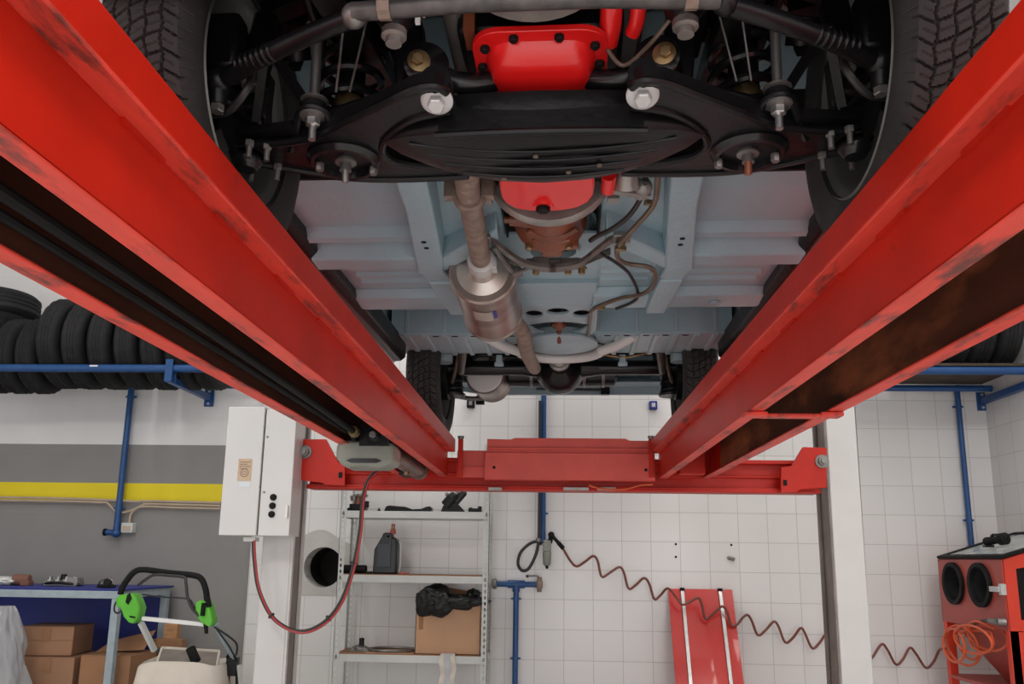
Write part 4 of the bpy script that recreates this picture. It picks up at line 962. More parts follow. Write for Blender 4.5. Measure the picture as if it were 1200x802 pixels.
# ================================================================== BACK OF THE WORKSHOP
# ---- tyre racks
zr_ = at(248, 455, YW).z
def rack(label, x0, x1, bx_list, group=None):
    yf = atz(195, 432, zr_).y
    t = thing('tyre_rack', label, 'tyre rack', ((x0 + x1) / 2, YW - .3, zr_))
    MB().cyl((x0, yf, zr_), (x1, yf, zr_), .026, seg=18).build('front_rail', BLUE, t)
    MB().cyl((x0, YW - .14, zr_ - .01), (x1, YW - .14, zr_ - .01), .022, seg=18).build('back_rail', BLUE, t)
    for x in bx_list:
        m = MB(); m.bar((x, YW - .01, zr_ - .075), (x, yf - .03, zr_ - .075), .04, .045); m.box((x, yf - .03, zr_ - .02), (.05, .012, .15)); m.box((x, yf + .03, zr_ - .02), (.05, .012, .15)); b = m.build('bracket', BLUE, t, bevel=.003)
        MB().box((x, YW - .005, zr_ - .075), (.07, .01, .13)).build('wall_plate', BLUE, b, bevel=.002)
        for d in (-.045, .045): MB().hexbolt((x, YW - .01, zr_ - .075 + d), (0, -1, 0), .010, .012).build('wall_bolt', ZINC, b)
    return t
xb = at(246, 462, YW).x
rack('blue tube tyre rack on the left wall under the long row of tyres', XL + .1, xb + .35, (xb, XL + .5))
xrb = at(1150, 470, YW).x
rk = rack('blue tube tyre rack in the right-hand corner', 1.9, XR - .02, (xrb,))
MB().bb((1.95, yfr_ := atz(195, 432, zr_).y - .02, zr_ + .027), (XR - .06, YW - .10, zr_ + .045)).build('rack_board', WOODD, rk, bevel=.003)
q = at(110, 428, 5.17)
def tyre(x, R, w, y, z, label, grp, tilt=0):
    hw = w / 2
    nseg = 72
    prof = [(-hw + .03, R - .115), (-hw + .012, R - .10), (-hw, R - .06), (-hw + .006, R - .025), (-hw + .022, R - .006)]
    for i in range(9):
        u = (-hw + .03) + (w - .06) * i / 8; prof.append((u, R - (.007 if i in (2, 4, 6) else 0)))
    prof += [(-a, b) for a, b in [(-hw + .03, R - .115), (-hw + .012, R - .10), (-hw, R - .06), (-hw + .006, R - .025), (-hw + .022, R - .006)][::-1]]
    m = MB(); vs = []; fs = []; n = len(prof)
    for k in range(nseg):
        a = 2 * PI * k / nseg
        for i, (u, r) in enumerate(prof):
            rr = r - (.005 if (k % 3 == 0 and 4 <= i <= 14) else 0)
            vs.append((u, rr * math.cos(a), rr * math.sin(a)))
    for k in range(nseg):
        for i in range(n): fs.append((k * n + i, k * n + (i + 1) % n, ((k + 1) % nseg) * n + (i + 1) % n, ((k + 1) % nseg) * n + i))
    m.v = [V(p) for p in vs]; m.f = fs
    o = m.build('stored_tyre', RUBBERO, None)
    o.location = (x, y, z); o.rotation_euler = (random.random() * 3, 0, tilt)
    MW[o.name] = Matrix.Identity(4)
    return tag(o, label, 'tyre', grp)
yt = (atz(195, 432, zr_).y + YW - .14) / 2
dy_ = (YW - .14 - atz(195, 432, zr_).y) / 2
def zt_(R): return zr_ + math.sqrt(max(.001, (R + .022) ** 2 - dy_ ** 2)) + .004
G1 = 'old tyres on the left rack'
yfr = atz(195, 432, zr_).y
specs = [(-14, .265, 'leftmost old tyre on the left rack, cut by the picture edge'), (13, .262, 'small old tyre on the left rack under the tyre lying on top'), (39, .262, 'small old tyre on the left rack just left of the first tall one'),
         (62 + 6, .315, 'tall old tyre on the left rack, first right of the dip in the row'), (96, .308, 'old tyre second right of the dip in the left rack row'), (126, .305, 'old tyre third right of the dip in the left rack row'),
         (156, .305, 'old tyre on the left rack just above the white mark on the blue rail'), (186, .303, 'old tyre on the left rack directly left of the blue bracket'), (214, .303, 'old tyre on the left rack just right of the blue bracket'),
         (242, .303, 'rightmost old tyre on the left rack, mostly hidden by the red runway')]
for px, R, lab in specs:
    x = at(px, 400, yfr + .1).x
    tyre(x, R, .135 if px < 50 else .146, yt, zt_(R), lab, G1, tilt=random.uniform(-.015, .015))
x = at(14, 350, yt).x
ot = tyre(at(-12, 360, yt).x, .31, .17, yt + .02, zt_(.262) + .262 + .10, 'large old tyre lying flat on top of the small ones on the left rack', G1)
ot.rotation_euler = (0, PI / 2 - .06, 0)
MB().box(at(110, 430, atz(110, 432, zr_).y - .028), (.055, .006, .022), rx=.2).build('rail_tape', WHITEM)
tag(bpy.data.objects['rail_tape'], 'scrap of white tape stuck on the left blue rack rail', 'tape')
G2 = 'old tyres on the right rack'
for px, lab in ((1092, 'old tyre on the right-hand rack showing beside the red runway edge'), (1121, 'second old tyre from the runway on the right-hand rack'), (1149, 'third old tyre from the runway on the right-hand rack'), (1179, 'rightmost old tyre on the right-hand rack, next to the side wall')):
    x = at(px, 420, yfr + .1).x
    tyre(x, .305, .150, yt, zr_ + .045 + .305, lab, G2)

# ---- pipes on the walls
def wall_pipe(name, label, top, bot, Y, r, clips, foot=True):
    a = at(*top, Y); b = at(*bot, Y); a.x = b.x = (a.x + b.x) / 2
    t = thing(name, label, 'pipe', b)
    MB().cyl(a, b, r, seg=16).build('pipe', BLUE, t)
    for py in clips:
        q = at(bot[0], py, Y); q.x = a.x
        m = MB(); m.lathe([(r + .004, -.009), (r + .004, .009)], q, (0, 0, 1), 16); m.box((q.x, Y + .01, q.z), (r * 2 + .035, .012, .012)); m.box((q.x, Y + .03, q.z), (.014, .04, .014)); m.build('pipe_clip', BLUE, t)
    return t, a, b
t, a, b = wall_pipe('air_pipe', 'blue pipe on the grey and yellow wall at left', (155, 448), (136, 625), YW - .035, .022, (465, 596))
m = MB(); m.ball(b, .032, 14); m.cyl(b, b + V((-.07, -.005, .005)), .020); m.build('elbow', BLUE, t)
MB().cyl(b + V((-.07, -.005, .005)), b + V((-.085, -.005, .005)), .026, seg=12).build('end_plug', MATTE, t)
t, a, b = wall_pipe('air_pipe', 'blue pipe coming down the right tiled wall to the red cabinet', (1122, 452), (1138, 645), YW - .035, .018, (477, 610))
t, a, b = wall_pipe('air_pipe', 'blue pipe in the middle of the tiled wall above the air filter', (637, 380), (637, 634), YW - .04, .019, (602,))
h0 = at(631, 600, YW - .05)
pc = t
P = [at(633, 470, YW - .075), at(632.5, 560, YW - .075), at(632, 610, YW - .08), at(631, 634, YW - .085), at(628, 650, YW - .09), at(620, 666, YW - .09), at(612, 669, YW - .09), at(607, 661, YW - .09), at(610, 648, YW - .09), at(620, 638, YW - .085), at(629, 635, YW - .08), at(634, 638, YW - .06)]
th = thing('rubber_hose', 'black rubber hose looped beside the blue pipe and air filter', 'hose', P[6])
MB().tube(cr(P, 8), .011, 10).build('hose', CABLE, th)
m = MB(); q = at(631, 633, YW - .085); m.lathe([(.018, -.012), (.018, .012)], q, (0, 0, 1), 12); m.build('hose_collar', OLDS, th)
q = at(641, 640, YW - .05)
t = thing('air_filter', 'grey air filter regulator hung under the middle blue pipe', 'air filter', q)
m = MB(); m.box(q + V((0, 0, -.0)), (.055, .05, .075)); m.lathe([(.024, 0), (.030, -.01), (.026, -.09), (.018, -.10)], q + V((0, 0, -.035)), (0, 0, 1), 16); m.build('filter_body', PUMPG, t, bevel=.006)
MB().lathe([(.012, 0), (.008, -.02)], q + V((0, 0, -.135)), (0, 0, 1), 10).build('drain_valve', MATTE, t)
MB().cyl(q + V((-.05, 0, .03)), q + V((.02, 0, .03)), .014).build('inlet', BLUE, t)
q2 = at(646, 627, YW - .06)
m = MB(); m.cyl(q + V((.02, 0, .02)), q2, .016); m.ball(q2, .022, 12); m.build('swivel_outlet', MATTE, t)
# T pipe
t, a, b = wall_pipe('tap_pipe', 'blue T-shaped pipe with two valve ends, right of the shelf unit', (605, 690), (603, 830), YW - .05, .018, (702, 772))
bpy.data.objects.remove(t.children[0])
xa = a.x; zT = at(605, 685, YW - .05).z
MB().cyl((xa, YW - .05, zT), (xa, YW - .05, .02), .019, seg=16).build('pipe', BLUE, t)
e0, e1 = at(581, 683, YW - .05).x, at(630, 685, YW - .05).x
MB().cyl((e0, YW - .05, zT), (e1, YW - .05, zT), .019, seg=16).build('cross_pipe', BLUE, t)
m = MB(); m.cyl((xa - .06, YW - .05, zT), (xa + .06, YW - .05, zT), .027, seg=16); m.cyl((xa, YW - .05, zT), (xa, YW - .05, zT - .05), .026, seg=16); m.build('tee_joint', BLUE, t)
MB().lathe([(.02, 0), (.034, .005), (.034, .028), (.026, .034)], (e0 + .01, YW - .05, zT), (-1, 0, 0), 14).build('hose_coupling', OLDS, t)
vb = MB(); vb.lathe([(.022, 0), (.036, .01), (.036, .035), (.02, .045)], (e1 - .01, YW - .05, zT), (1, 0, 0), 14); vb.cyl((e1 + .012, YW - .05, zT - .05), (e1 + .012, YW - .05, zT + .05), .016); vv = vb.build('valve', RUSTP, t)
MB().tube(cr([(e1 + .012, YW - .06, zT + .05), (e1 - .01, YW - .065, zT + .058), (e1 - .07, YW - .07, zT + .056)], 4), .006).build('valve_lever', OLDS, vv)
MB().hexbolt((e1 - .07, YW - .07, zT + .046), (0, 0, 1), .010, .018).build('lever_knob', CABLE, vv)

# ---- conduits and socket on the painted wall
def conduit(label, pts, r, m_):
    P = [at(px, py, YW - .02) for px, py in pts]
    return tag(MB().tube(cr(P, 6), r, 8).build('cable_conduit', m_), label, 'conduit', 'conduits under the yellow band')
xl0 = -40
conduit('upper pale conduit along the lower edge of the yellow band', [(-60, 582.5), (0, 583), (60, 584), (123, 586), (160, 588), (174, 587.5), (258, 589.5)], .008, PIPECREAM)
conduit('middle conduit under the yellow band, dipping past the blue pipe', [(-60, 585.8), (0, 586.5), (60, 587.5), (120, 589), (126, 590), (134, 598), (143, 601), (155, 598), (168, 592), (176, 591), (258, 593)], .008, PIPECREAM)
conduit('lowest conduit under the yellow band, running down to the socket', [(258, 596.5), (200, 595), (176, 594), (163, 595), (154, 602), (151.5, 613)], .008, PIPECREAM)
q0, q1 = at(146, 613, YW), at(158, 625, YW)
t = thing('wall_socket', 'small grey socket box on the grey wall beside the blue pipe', 'socket', ((q0.x + q1.x) / 2, YW, q1.z))
m = MB(); m.bb((q0.x, YW - .045, q1.z), (q1.x, YW + .02, q0.z)); m.build('socket_body', SHELFG, t, bevel=.006)
MB().bb((q0.x + .014, YW - .05, q1.z + .012), (q1.x - .014, YW - .044, q0.z - .022)).build('socket_face', PIPECREAM, t, bevel=.003)

# ---- shelf unit
YF_, YB_ = 5.47, 5.79
sx0, sx1 = at(400, 604, YF_).x, at(573, 604, YF_).x
zs = [at(480, 599.5, YF_).z, at(480, 675, YF_).z, at(480, 768.5, YF_).z]
zs2 = zs + [zs[2] - (zs[1] - zs[2])]
t = thing('shelf_unit', 'grey slotted-angle shelf unit against the tiled wall', 'shelf unit', ((sx0 + sx1) / 2, 5.63, 0))
top = at(420, 520, YF_).z
def slotted(xc, yc, sxn, syn, front):
    m = MB(); w = .038; th = .003
    # front leg of the angle with slots, side leg with slots
    holes = []; z = .05
    while z < top - .04:
        holes.append(circ(sxn * w / 2, z, .0065, 8, .012)); z += .038
    m.prism([(min(0, sxn * w), 0), (max(0, sxn * w), 0), (max(0, sxn * w), top), (min(0, sxn * w), top)], (xc, yc, 0), X, Z, (0, syn * th, 0), holes=holes)
    holes = []; z = .05
    while z < top - .04:
        holes.append(circ(syn * w / 2, z, .0065, 8, .012)); z += .038
    m.prism([(min(0, syn * w), 0), (max(0, syn * w), 0), (max(0, syn * w), top), (min(0, syn * w), top)], (xc, yc, 0), Yv, Z, (sxn * th, 0, 0), holes=holes)
    return m
for xc, sn in ((sx0 - .004, 1), (sx1 + .004, -1)):
    for yc, yn in ((YF_ - .004, 1), (YB_ + .004, -1)):
        slotted(xc, yc, sn, yn, True).build('upright', SHELFG, t, smooth=0)
for z in zs2:
    m = MB(); m.bb((sx0, YF_, z - .002), (sx1, YB_, z)); m.bb((sx0 + .03, YF_ - .002, z - .045), (sx1 - .03, YF_ + .002, z)); m.bb((sx0 + .03, YB_ - .002, z - .045), (sx1 - .03, YB_, z)); m.bb((sx0, YF_, z - .045), (sx0 + .002, YB_, z)); m.bb((sx1 - .002, YF_, z - .045), (sx1, YB_, z))
    sh = m.build('shelf', SHELFG, t, bevel=.0015)
    if z in zs[1:]:
        MB().bb((sx0 + .01, YF_ + .002, z), (sx1 - .04, YB_ - .01, z + .006)).build('cardboard_lining', CARDD, sh)
    for xx, sn in ((sx0 + .016, 1), (sx1 - .016, -1)):
        MB().hexbolt((xx, YF_ - .004, z - .022), (0, -1, 0), .008, .007).build('shelf_bolt', OLDS, sh)
YS_ = 5.58
def on(px, k): return at(px, 600, YS_).x, YS_, zs[k] + (.006 if k else 0)
# carburettor
x, y, z = on(420, 0)
t = thing('carburettor', 'old carburettor at the left end of the top shelf', 'engine part', (x, y, z))
m = MB(); m.box((x, y, z + .03), (.11, .08, .04)); m.box((x - .03, y, z + .012), (.08, .07, .024)); m.cyl((x + .055, y - .02, z + .025), (x + .055, y - .02, z + .07), .02); m.build('float_chamber', BLACK, t, bevel=.005)
m = MB(); m.lathe([(.038, 0), (.032, .02), (.028, .05), (.036, .055), (.036, .065)], (x + .0, y, z + .05), (0, 0, 1), 18); m.build('throat', BROWN, t)
m = MB(); m.box((x + .01, y, z + .108), (.09, .07, .016)); m.cyl((x - .04, y - .03, z + .07), (x - .045, y - .03, z + .105), .010); m.build('top_cover', OLDS, t, bevel=.003)
# bracket arm
x, y, z = on(479, 0)
m = MB(); m.prism([(-.165, 0), (-.15, .035), (-.13, .042), (-.02, .034), (.03, .018), (.09, .022), (.12, .036), (.15, .036), (.162, .02), (.15, .004), (.12, 0)], (x, y - .03, z), X, Z, (0, .07, 0))
m.prism(circ(.14, .02, .019, 16), (x, y - .035, z), X, Z, (0, .08, 0))
o = tag(m.build('bracket_arm', BLACK, bevel=.005), 'long flat black bracket arm lying on the top shelf', 'metal part')
m = MB(); x2 = on(444, 0)[0]; m.lathe([(.012, 0), (.012, .012), (.006, .014), (.006, .025)], (x2, y, z), (0, 0, 1), 10); tag(m.build('loose_nut', MATTE), 'tiny black stud standing left of the bracket arm on the top shelf', 'metal part')
# starter motor
x, y, z = on(530, 0)
t = thing('starter_motor', 'dark starter motor tilted up on the top shelf', 'engine part', (x, y, z))
a = V((x - .035, y, z + .052)); b = V((x + .025, y, z + .125)); ax = (b - a).normalized()
m = MB(); m.lathe([(.034, -.015), (.042, -.012), (.043, .055), (.038, .06), (.036, .08), (.025, .092)], a, ax, 24); m.build('motor_body', BLACK, t)
m = MB(); m.lathe([(.024, 0), (.024, .09), (.015, .10)], a + V((.055, 0, .015)), ax, 16); m.build('solenoid', BLACKG, t)
m = MB(); m.cyl(a + ax * .09, a + ax * .115, .012); m.cyl(a + ax * .08 + V((-.05, 0, .008)), a + ax * .08 + V((.0, 0, 0)), .009); m.ball(a + ax * .08 + V((-.055, 0, .008)), .014, 10); m.build('drive_gear', OLDS, t)
m = MB(); m.prism([(-.075, 0), (.09, 0), (.075, .02), (.04, .055), (-.01, .07), (-.06, .045)], (x, y - .03, z), X, Z, (0, .06, 0)); m.build('mounting_foot', BLACK, t, bevel=.004)
x, y, z = on(557, 0)
m = MB(); m.box((x + .01, y, z + .015), (.06, .04, .03)); m.lathe([(.018, 0), (.018, .03)], (x - .03, y - .02, z + .018), (0, 1, 0), 14); m.box((x + .03, y, z + .022), (.025, .03, .044)); tag(m.build('small_casting', BLACK, bevel=.004), 'small dark casting at the right end of the top shelf', 'metal part')
# oil jug
x, y, z = on(456, 1)
t = thing('oil_jug', 'black plastic oil jug with a red spout cap on the middle shelf', 'jug', (x, y, z))
m = MB(); m.prism([(-.083, 0), (.075, 0), (.075, .21), (.062, .232), (.03, .245), (.03, .27), (-.022, .27), (-.03, .245), (-.078, .16)], (x, y - .06, z), X, Z, (0, .12, 0)); m.build('jug_body', mat('black_blue_plastic', (.018, .02, .024), rough=.35), t, bevel=.012)
m = MB(); m.box((x + .03, y - .062, z + .20), (.012, .008, .12)); m.box((x - .01, y - .062, z + .12), (.09, .006, .15)); m.build('moulded_panel', mat('dark_slate_plastic', (.035, .04, .048), rough=.4), t, bevel=.003)
MB().tube(cr([V((x + .078, y, z + .215)), V((x + .088, y, z + .18)), V((x + .088, y, z + .06)), V((x + .08, y, z + .01))], 5), .007).build('sight_strip', SHELFG, t)
m = MB(); m.lathe([(.020, 0), (.018, .03), (.012, .035), (.010, .05), (.013, .052), (.013, .066)], (x + .032, y, z + .262), (0, 0, 1), 14); m.build('spout', CABRED, t)
MB().lathe([(.0135, 0), (.0125, .018)], (x + .032, y, z + .298), (0, 0, 1), 14).build('spout_band', BRASS, t)
x, y, z = on(419, 1)
m = MB(); m.lathe([(.024, 0), (.028, .004), (.028, .075), (.025, .08), (.025, .085), (.028, .09), (.028, .15), (.022, .155)], (x - .075, y, z + .0285), (1, 0, 0), 20); tag(m.build('dark_canister', MATTE), 'dark cylinder lying on the middle shelf left of the oil jug', 'canister')
x, y, z = on(436, 1); m = MB(); m.box((x, y, z + .008), (.05, .03, .016)); tag(m.build('small_clip', BLACK, bevel=.004), 'small dark clip between the lying cylinder and the oil jug', 'metal part')
x, y, z = on(478, 1)
m = MB(); m.lathe([(.022, 0), (.024, .004), (.018, .012), (.008, .014)], (x - .012, y - .05, z), (0, 0, 1), 14); m.box((x + .018, y - .05, z + .006), (.03, .015, .012)); tag(m.build('bottle_top', CABRED), 'little red cap right of the oil jug on the middle shelf', 'cap')
# open cardboard box and bin bag
xa_, xb_ = at(487, 740, YS_ - .07).x, at(563, 740, YS_ - .07).x
z = zs[2] + .006; hh = at(520, 716, YS_ - .07).z - z
t = thing('cardboard_box', 'open cardboard box with a black bag stuffed in, on the lowest visible shelf', 'cardboard box', ((xa_ + xb_) / 2, 5.64, z))
y0, y1 = YF_ + .03, YB_ - .03
m = MB()
m.prism([(xa_, 0), (xb_, 0), (xb_, hh + .045), (xa_ + .03, hh - .01), (xa_, hh - .01)], (0, y0, z), X, Z, (0, .004, 0)); m.bb((xa_, y1 - .004, z), (xb_, y1, z + hh)); m.bb((xa_, y0, z), (xa_ + .004, y1, z + hh)); m.bb((xb_ - .004, y0, z), (xb_, y1, z + hh)); m.bb((xa_, y0, z), (xb_, y1, z + .004))
m.build('box_body', CARD, t)
m = MB(); m.hexa([(xa_ + .06, y1, z + hh), (xb_, y1, z + hh), (xb_, y1 + .004, z + hh), (xa_ + .06, y1 + .004, z + hh), (xa_ + .10, y1 - .02, z + hh + .15), (xb_ - .05, y1 - .02, z + hh + .11), (xb_ - .05, y1 - .016, z + hh + .11), (xa_ + .10, y1 - .016, z + hh + .15)]); m.build('box_flap', CARDD, t)
MB().bb((xa_ + .02, y0 - .001, z + hh - .12), (xa_ + .05, y0, z + hh - .02)).build('tape_strip', CARDD, t)
# bag: lumpy sheet
def blob(ctrs, seg=28, name='bag'):
    bm = bmesh.new(); bmesh.ops.create_icosphere(bm, subdivisions=4, radius=1)
    out = MB(); vs = []
    for v in bm.verts:
        d = v.co.normalized(); best = 0
        vs.append(d)
    fs = [[v.index for v in f.verts] for f in bm.faces]; bm.free()
    return vs, fs
def lump(c, rx, ry, rz, amp, fr, seed, cut=None):
    from mathutils import noise
    vs, fs = blob(None); c = V(c); out = []
    for d in vs:
        nn = noise.noise(V((d.x * fr + seed, d.y * fr, d.z * fr))) + .5 * noise.noise(V((d.x * fr * 2.3, d.y * fr * 2.3 + seed, d.z * fr * 2.3)))
        k = 1 + amp * nn
        out.append(c + V((d.x * rx * k, d.y * ry * k, d.z * rz * k)))
    return out, fs
m = MB()
for px, py, dy, rx, ry, rz, amp, fr, sd in ((507, 701, .0, .115, .13, .085, .22, 1.8, 3.1), (498, 707, -.09, .065, .05, .085, .25, 1.9, 1.2), (516, 709, -.105, .085, .035, .075, .25, 2.1, 7.7), (538, 706, -.03, .17, .12, .045, .3, 2.2, 9.4),
                                        (540, 708, -.105, .10, .032, .040, .3, 2.4, 4.4), (553, 701, .0, .05, .09, .050, .3, 2.2, 5.4)):
    q_ = at(px, py, YS_ - .1); vs, fs = lump((q_.x, YS_ + dy, q_.z), rx, ry, rz, amp, fr, sd); m.add(vs, fs)
tag(m.build('bin_bag', BAGB, smooth=75), 'crumpled black plastic bag spilling over the cardboard box on the shelf', 'bag')
# ring, washer plate and hanging strap
x = at(458, 760, YS_).x; z = zs[2] + .006
m = MB(); m.tube([(x + .155 * math.cos(a), 5.63 + .115 * math.sin(a), z + .012) for a in [2 * PI * k / 48 for k in range(48)]], .009, 8, closed=True); tag(m.build('metal_ring', OLDS), 'thin dark metal ring lying flat left of the cardboard box on the shelf', 'ring')
MB().bb((x - .15, 5.50, z), (x + .16, 5.75, z + .003)).build('card_sheet', CARD); tag(bpy.data.objects['card_sheet'], 'flat cardboard sheet under the metal ring on the shelf', 'cardboard')
x = at(421, 757, YS_).x
t = thing('bearing_carrier', 'dark metal bearing carrier at the left end of the lowest visible shelf', 'engine part', (x, 5.6, z))
m = MB(); m.prism([(-.075, 0), (.075, 0), (.06, .022), (.02, .034), (-.02, .034), (-.06, .015)], (x, 5.56, z), X, Z, (0, .08, 0)); m.lathe([(.05, 0), (.05, .02), (.02, .03)], (x, 5.6, z + .01), (0, 0, 1), 20); m.build('carrier_plate', OLDS, t, bevel=.004)
m = MB(); m.lathe([(.02, 0), (.016, .03), (.018, .05), (.008, .055)], (x + .01, 5.6, z + .03), (0, 0, 1), 14); m.build('hub', BLACK, t)
xs_ = at(525, 770, YF_).x
t = thing('cloth_strap', 'frayed beige cloth strap hanging over the shelf edge below the cardboard box', 'strap', (xs_, YF_, z))
def ribbon(cx, wx, mt, name, amp, ph):
    m = MB(); pts = []
    for k in range(26):
        s_ = k / 25
        yy, zz = (YF_ + .03 - .04 * min(1, s_ * 8), z + .006 + .006 * math.sin(s_ * 8 * PI) if s_ < .125 else z + .012 - (s_ - .125) * .34)
        pts.append((yy - .004 * math.sin(s_ * 20 + ph), zz, amp * math.sin(s_ * 14 + ph)))
    vs = []
    for yy, zz, dx in pts:
        for q_ in (-.5, .5): vs += [(cx + dx + q_ * wx, yy, zz), (cx + dx + q_ * wx, yy + .004, zz)]
    n = len(pts); fs = []
    for k in range(n - 1):
        a = 4 * k; b = a + 4
        fs += [(a, a + 2, b + 2, b), (a + 1, b + 1, b + 3, a + 3), (a, b, b + 1, a + 1), (a + 2, a + 3, b + 3, b + 2)]
    m.add(vs, fs); m.build(name, mt, t)
ribbon(xs_, .045, mat('grey_cloth', (.50, .50, .52), rough=.85), 'strap_middle', .002, 0)
ribbon(xs_ - .035, .030, CREAM, 'strap_edge', .006, 1); ribbon(xs_ + .035, .030, CREAM, 'strap_edge', .006, 2.5)

# ---- red board with two rails leaning on the wall
tA, tB = at(783, 690, YW - .03), at(858, 690, YW - .03)
ln = V((0, .40, tA.z)); L_len = ln.length; up = ln.normalized()
o0 = V((tA.x, YW - .03 - .40, 0)); wv = tB.x - tA.x
nrm = V((0, -up.z, up.y))
t = thing('red_board', 'red board with two vertical rails leaning against the tiled wall', 'board', (o0.x + wv / 2, o0.y, 0))
MB().prism([(0, 0), (wv, 0), (wv, L_len), (0, L_len)], o0, X, up, -nrm * .018).build('board', PANELRED, t, bevel=.003)
for f_ in (.215, .805):
    a = o0 + X * (wv * f_) + nrm * .008
    m = MB(); m.bar(a + up * .02, a + up * (L_len - .02), .024, .016, up=nrm); m.build('rail', STEEL, t, bevel=.002)
    MB().box(a + up * (L_len - .008), (.03, .02, .022)).build('rail_end', MATTE, t)

# ---- coiled hose along the wall
hp = [(645.5, 628), (657.5, 640), (668, 657), (675.6, 664), (685, 659), (695, 652), (700.5, 658), (705, 676), (714, 672), (725.5, 665), (731, 671), (736.6, 690), (745, 686), (754.7, 677.7), (761, 685), (766.8, 702.5), (774, 698), (783, 690),
      (795, 704), (800, 709), (808, 706), (817.5, 701), (822, 707), (826.6, 725.4), (836, 720), (846, 711), (852, 718), (857, 733), (864, 732), (870, 724.5), (876, 721), (881, 728), (888, 744.7), (897, 739), (906.4, 729), (912, 734), (920, 753), (929, 748), (938, 736.5), (943, 742), (951.6, 760), (960, 754), (968, 743.5), (974, 748), (982, 766), (992, 760), (1000, 750), (1006, 756), (1014, 775), (1022, 771), (1033, 755.5), (1040, 762), (1049.7, 779), (1058, 773), (1066, 759.7), (1073, 766), (1085, 783), (1094, 776), (1101, 762), (1108, 761)]
P = []
for px, py in hp:
    Y = YW - .06
    if 775 < px < 875: Y = YW - .12
    if 780 < px < 868 and py > 700: Y = YW - .15
    if px > 1085: Y = YW - .06 - (px - 1085) / 23 * .35
    P.append(at(px, py, Y))
tag(MB().tube(cr(P, 5), .0085, 8).build('coiled_air_hose', HOSER), 'stretched wavy red air hose crossing the tiled wall to the cabinet', 'hose')
m = MB(); a = at(646, 627, YW - .06); b = at(657.5, 640, YW - .06); m.cyl(a, b, .012); m.cyl(a + (b - a) * .7, b + (b - a) * .25, .015); tag(m.build('hose_coupling', MATTE), 'dark coupling at the upper end of the wavy red hose', 'coupling')
# holes and chips in the tiles
for i, (px, py) in enumerate(((792, 638), (857, 639), (792, 653))):
    q = at(px, py, YW); tag(MB().lathe([(.009, 0), (.007, .003)], (q.x, YW + .001, q.z), (0, -1, 0), 10).build('wall_plug', MATTE), ('dark wall plug in the tiles above the red board', 'dark wall plug in the tiles right of the red board', 'lower dark wall plug in the tiles above the red board')[i], 'wall plug')
q = at(857, 655, YW); m = MB(); m.box((q.x, YW - .008, q.z), (.045, .016, .025), ry=.3); m.cyl((q.x - .03, YW - .01, q.z + .008), (q.x + .01, YW - .02, q.z), .008); tag(m.build('wall_hook', OLDS, bevel=.004), 'small metal hook on the tiles right of the red board', 'hook')
for px, py, lab in ((765, 476, 'small dark blue bracket on the tiles under the car tail, right side'), (552, 474, 'small dark bracket on the tiles under the car tail, left side')):
    q = at(px, py, YW); t = thing('wall_bracket', lab, 'bracket', q)
    MB().box((q.x, YW - .02, q.z), (.055, .04, .06)).build('bracket_body', BLUE2 if px > 700 else MATTE, t, bevel=.004); MB().box((q.x, YW - .042, q.z), (.025, .006, .028)).build('bracket_face', ZINC if px > 700 else OLDS, t)

# ---- blast cabinet
XC = at(1178, 690, 4.80).x
yfar = atx(1099, 660, XC).y
if yfar > YW - .05: yfar = YW - .05
ynear = 4.80
zt0 = atx(1130, 656, XC).z; zb0 = atx(1107, 728, XC).z
t = thing('blast_cabinet', 'red sandblasting cabinet with two round glove ports in the right corner', 'blast cabinet', ((XC + XR) / 2, 5.2, 0))
yc = (ynear + yfar) / 2
def glove(px):
    q = atx(px, 685, XC); return q.y
gys = (glove(1119), glove(1150)); gz = atx(1119, 684, XC).z
GR = .115
m = MB(); m.prism([(ynear, zb0), (yfar, zb0), (yfar, zt0), (ynear, zt0)], (XC, 0, 0), Yv, Z, (.004, 0, 0), holes=[circ(gy, gz, GR, 28) for gy in gys]); m.build('front_panel', CABRED, t)
XB = XR - .03; zk = zt0 + .16
m = MB()
m.bb((XB - .004, ynear, zb0), (XB, yfar, zk)); m.prism([(XC, zb0), (XB, zb0), (XB, zk), (XC, zt0)], (0, yfar - .004, 0), X, Z, (0, .004, 0)); m.bb((XC, ynear, zb0 - .004), (XB, yfar, zb0))
m.build('cabinet_shell', CABRED, t)
m = MB(); m.prism([(XC - .002, zb0 - .45), (XB, zb0 - .45), (XB, zk), (XC - .002, zt0)], (0, ynear, 0), X, Z, (0, .012, 0), holes=[[(XC + .07, zb0 + .06), (XB - .05, zb0 + .06), (XB - .05, zt0 + .02), (XC + .07, zt0 - .05)], [(XC + .09, zb0 - .40), (XB - .05, zb0 - .40), (XB - .05, zb0 - .08), (XC + .09, zb0 - .08)]]); m.build('end_frame', CABREDB, t, bevel=.003)
MB().bb((XC + .06, ynear + .02, zb0 + .05), (XB - .04, ynear + .03, zt0 + .03)).build('end_door', MATTE, t)
for gy in gys:
    m = MB(); m.lathe([(GR + .012, 0), (GR + .012, -.022), (GR - .012, -.022), (GR - .020, 0), (GR - .022, .05)], (XC, gy, gz), (1, 0, 0), 36, cap=False); g_ = m.build('glove_port', MATTE, t)
    m = MB(); m.lathe([(GR - .02, .005), (GR - .035, .06), (.06, .16), (.05, .22), (.0, .23)], (XC, gy, gz), (1, 0, 0), 24, cap=False); m.build('rubber_glove', RUBBERO, g_)
m = MB(); q = atx(1174, 691, XC); m.box((XC - .02, q.y + .02, q.z), (.03, .10, .03)); m.box((XC - .012, q.y - .03, q.z), (.03, .03, .06)); m.build('door_catch', ZINC, t, bevel=.003)
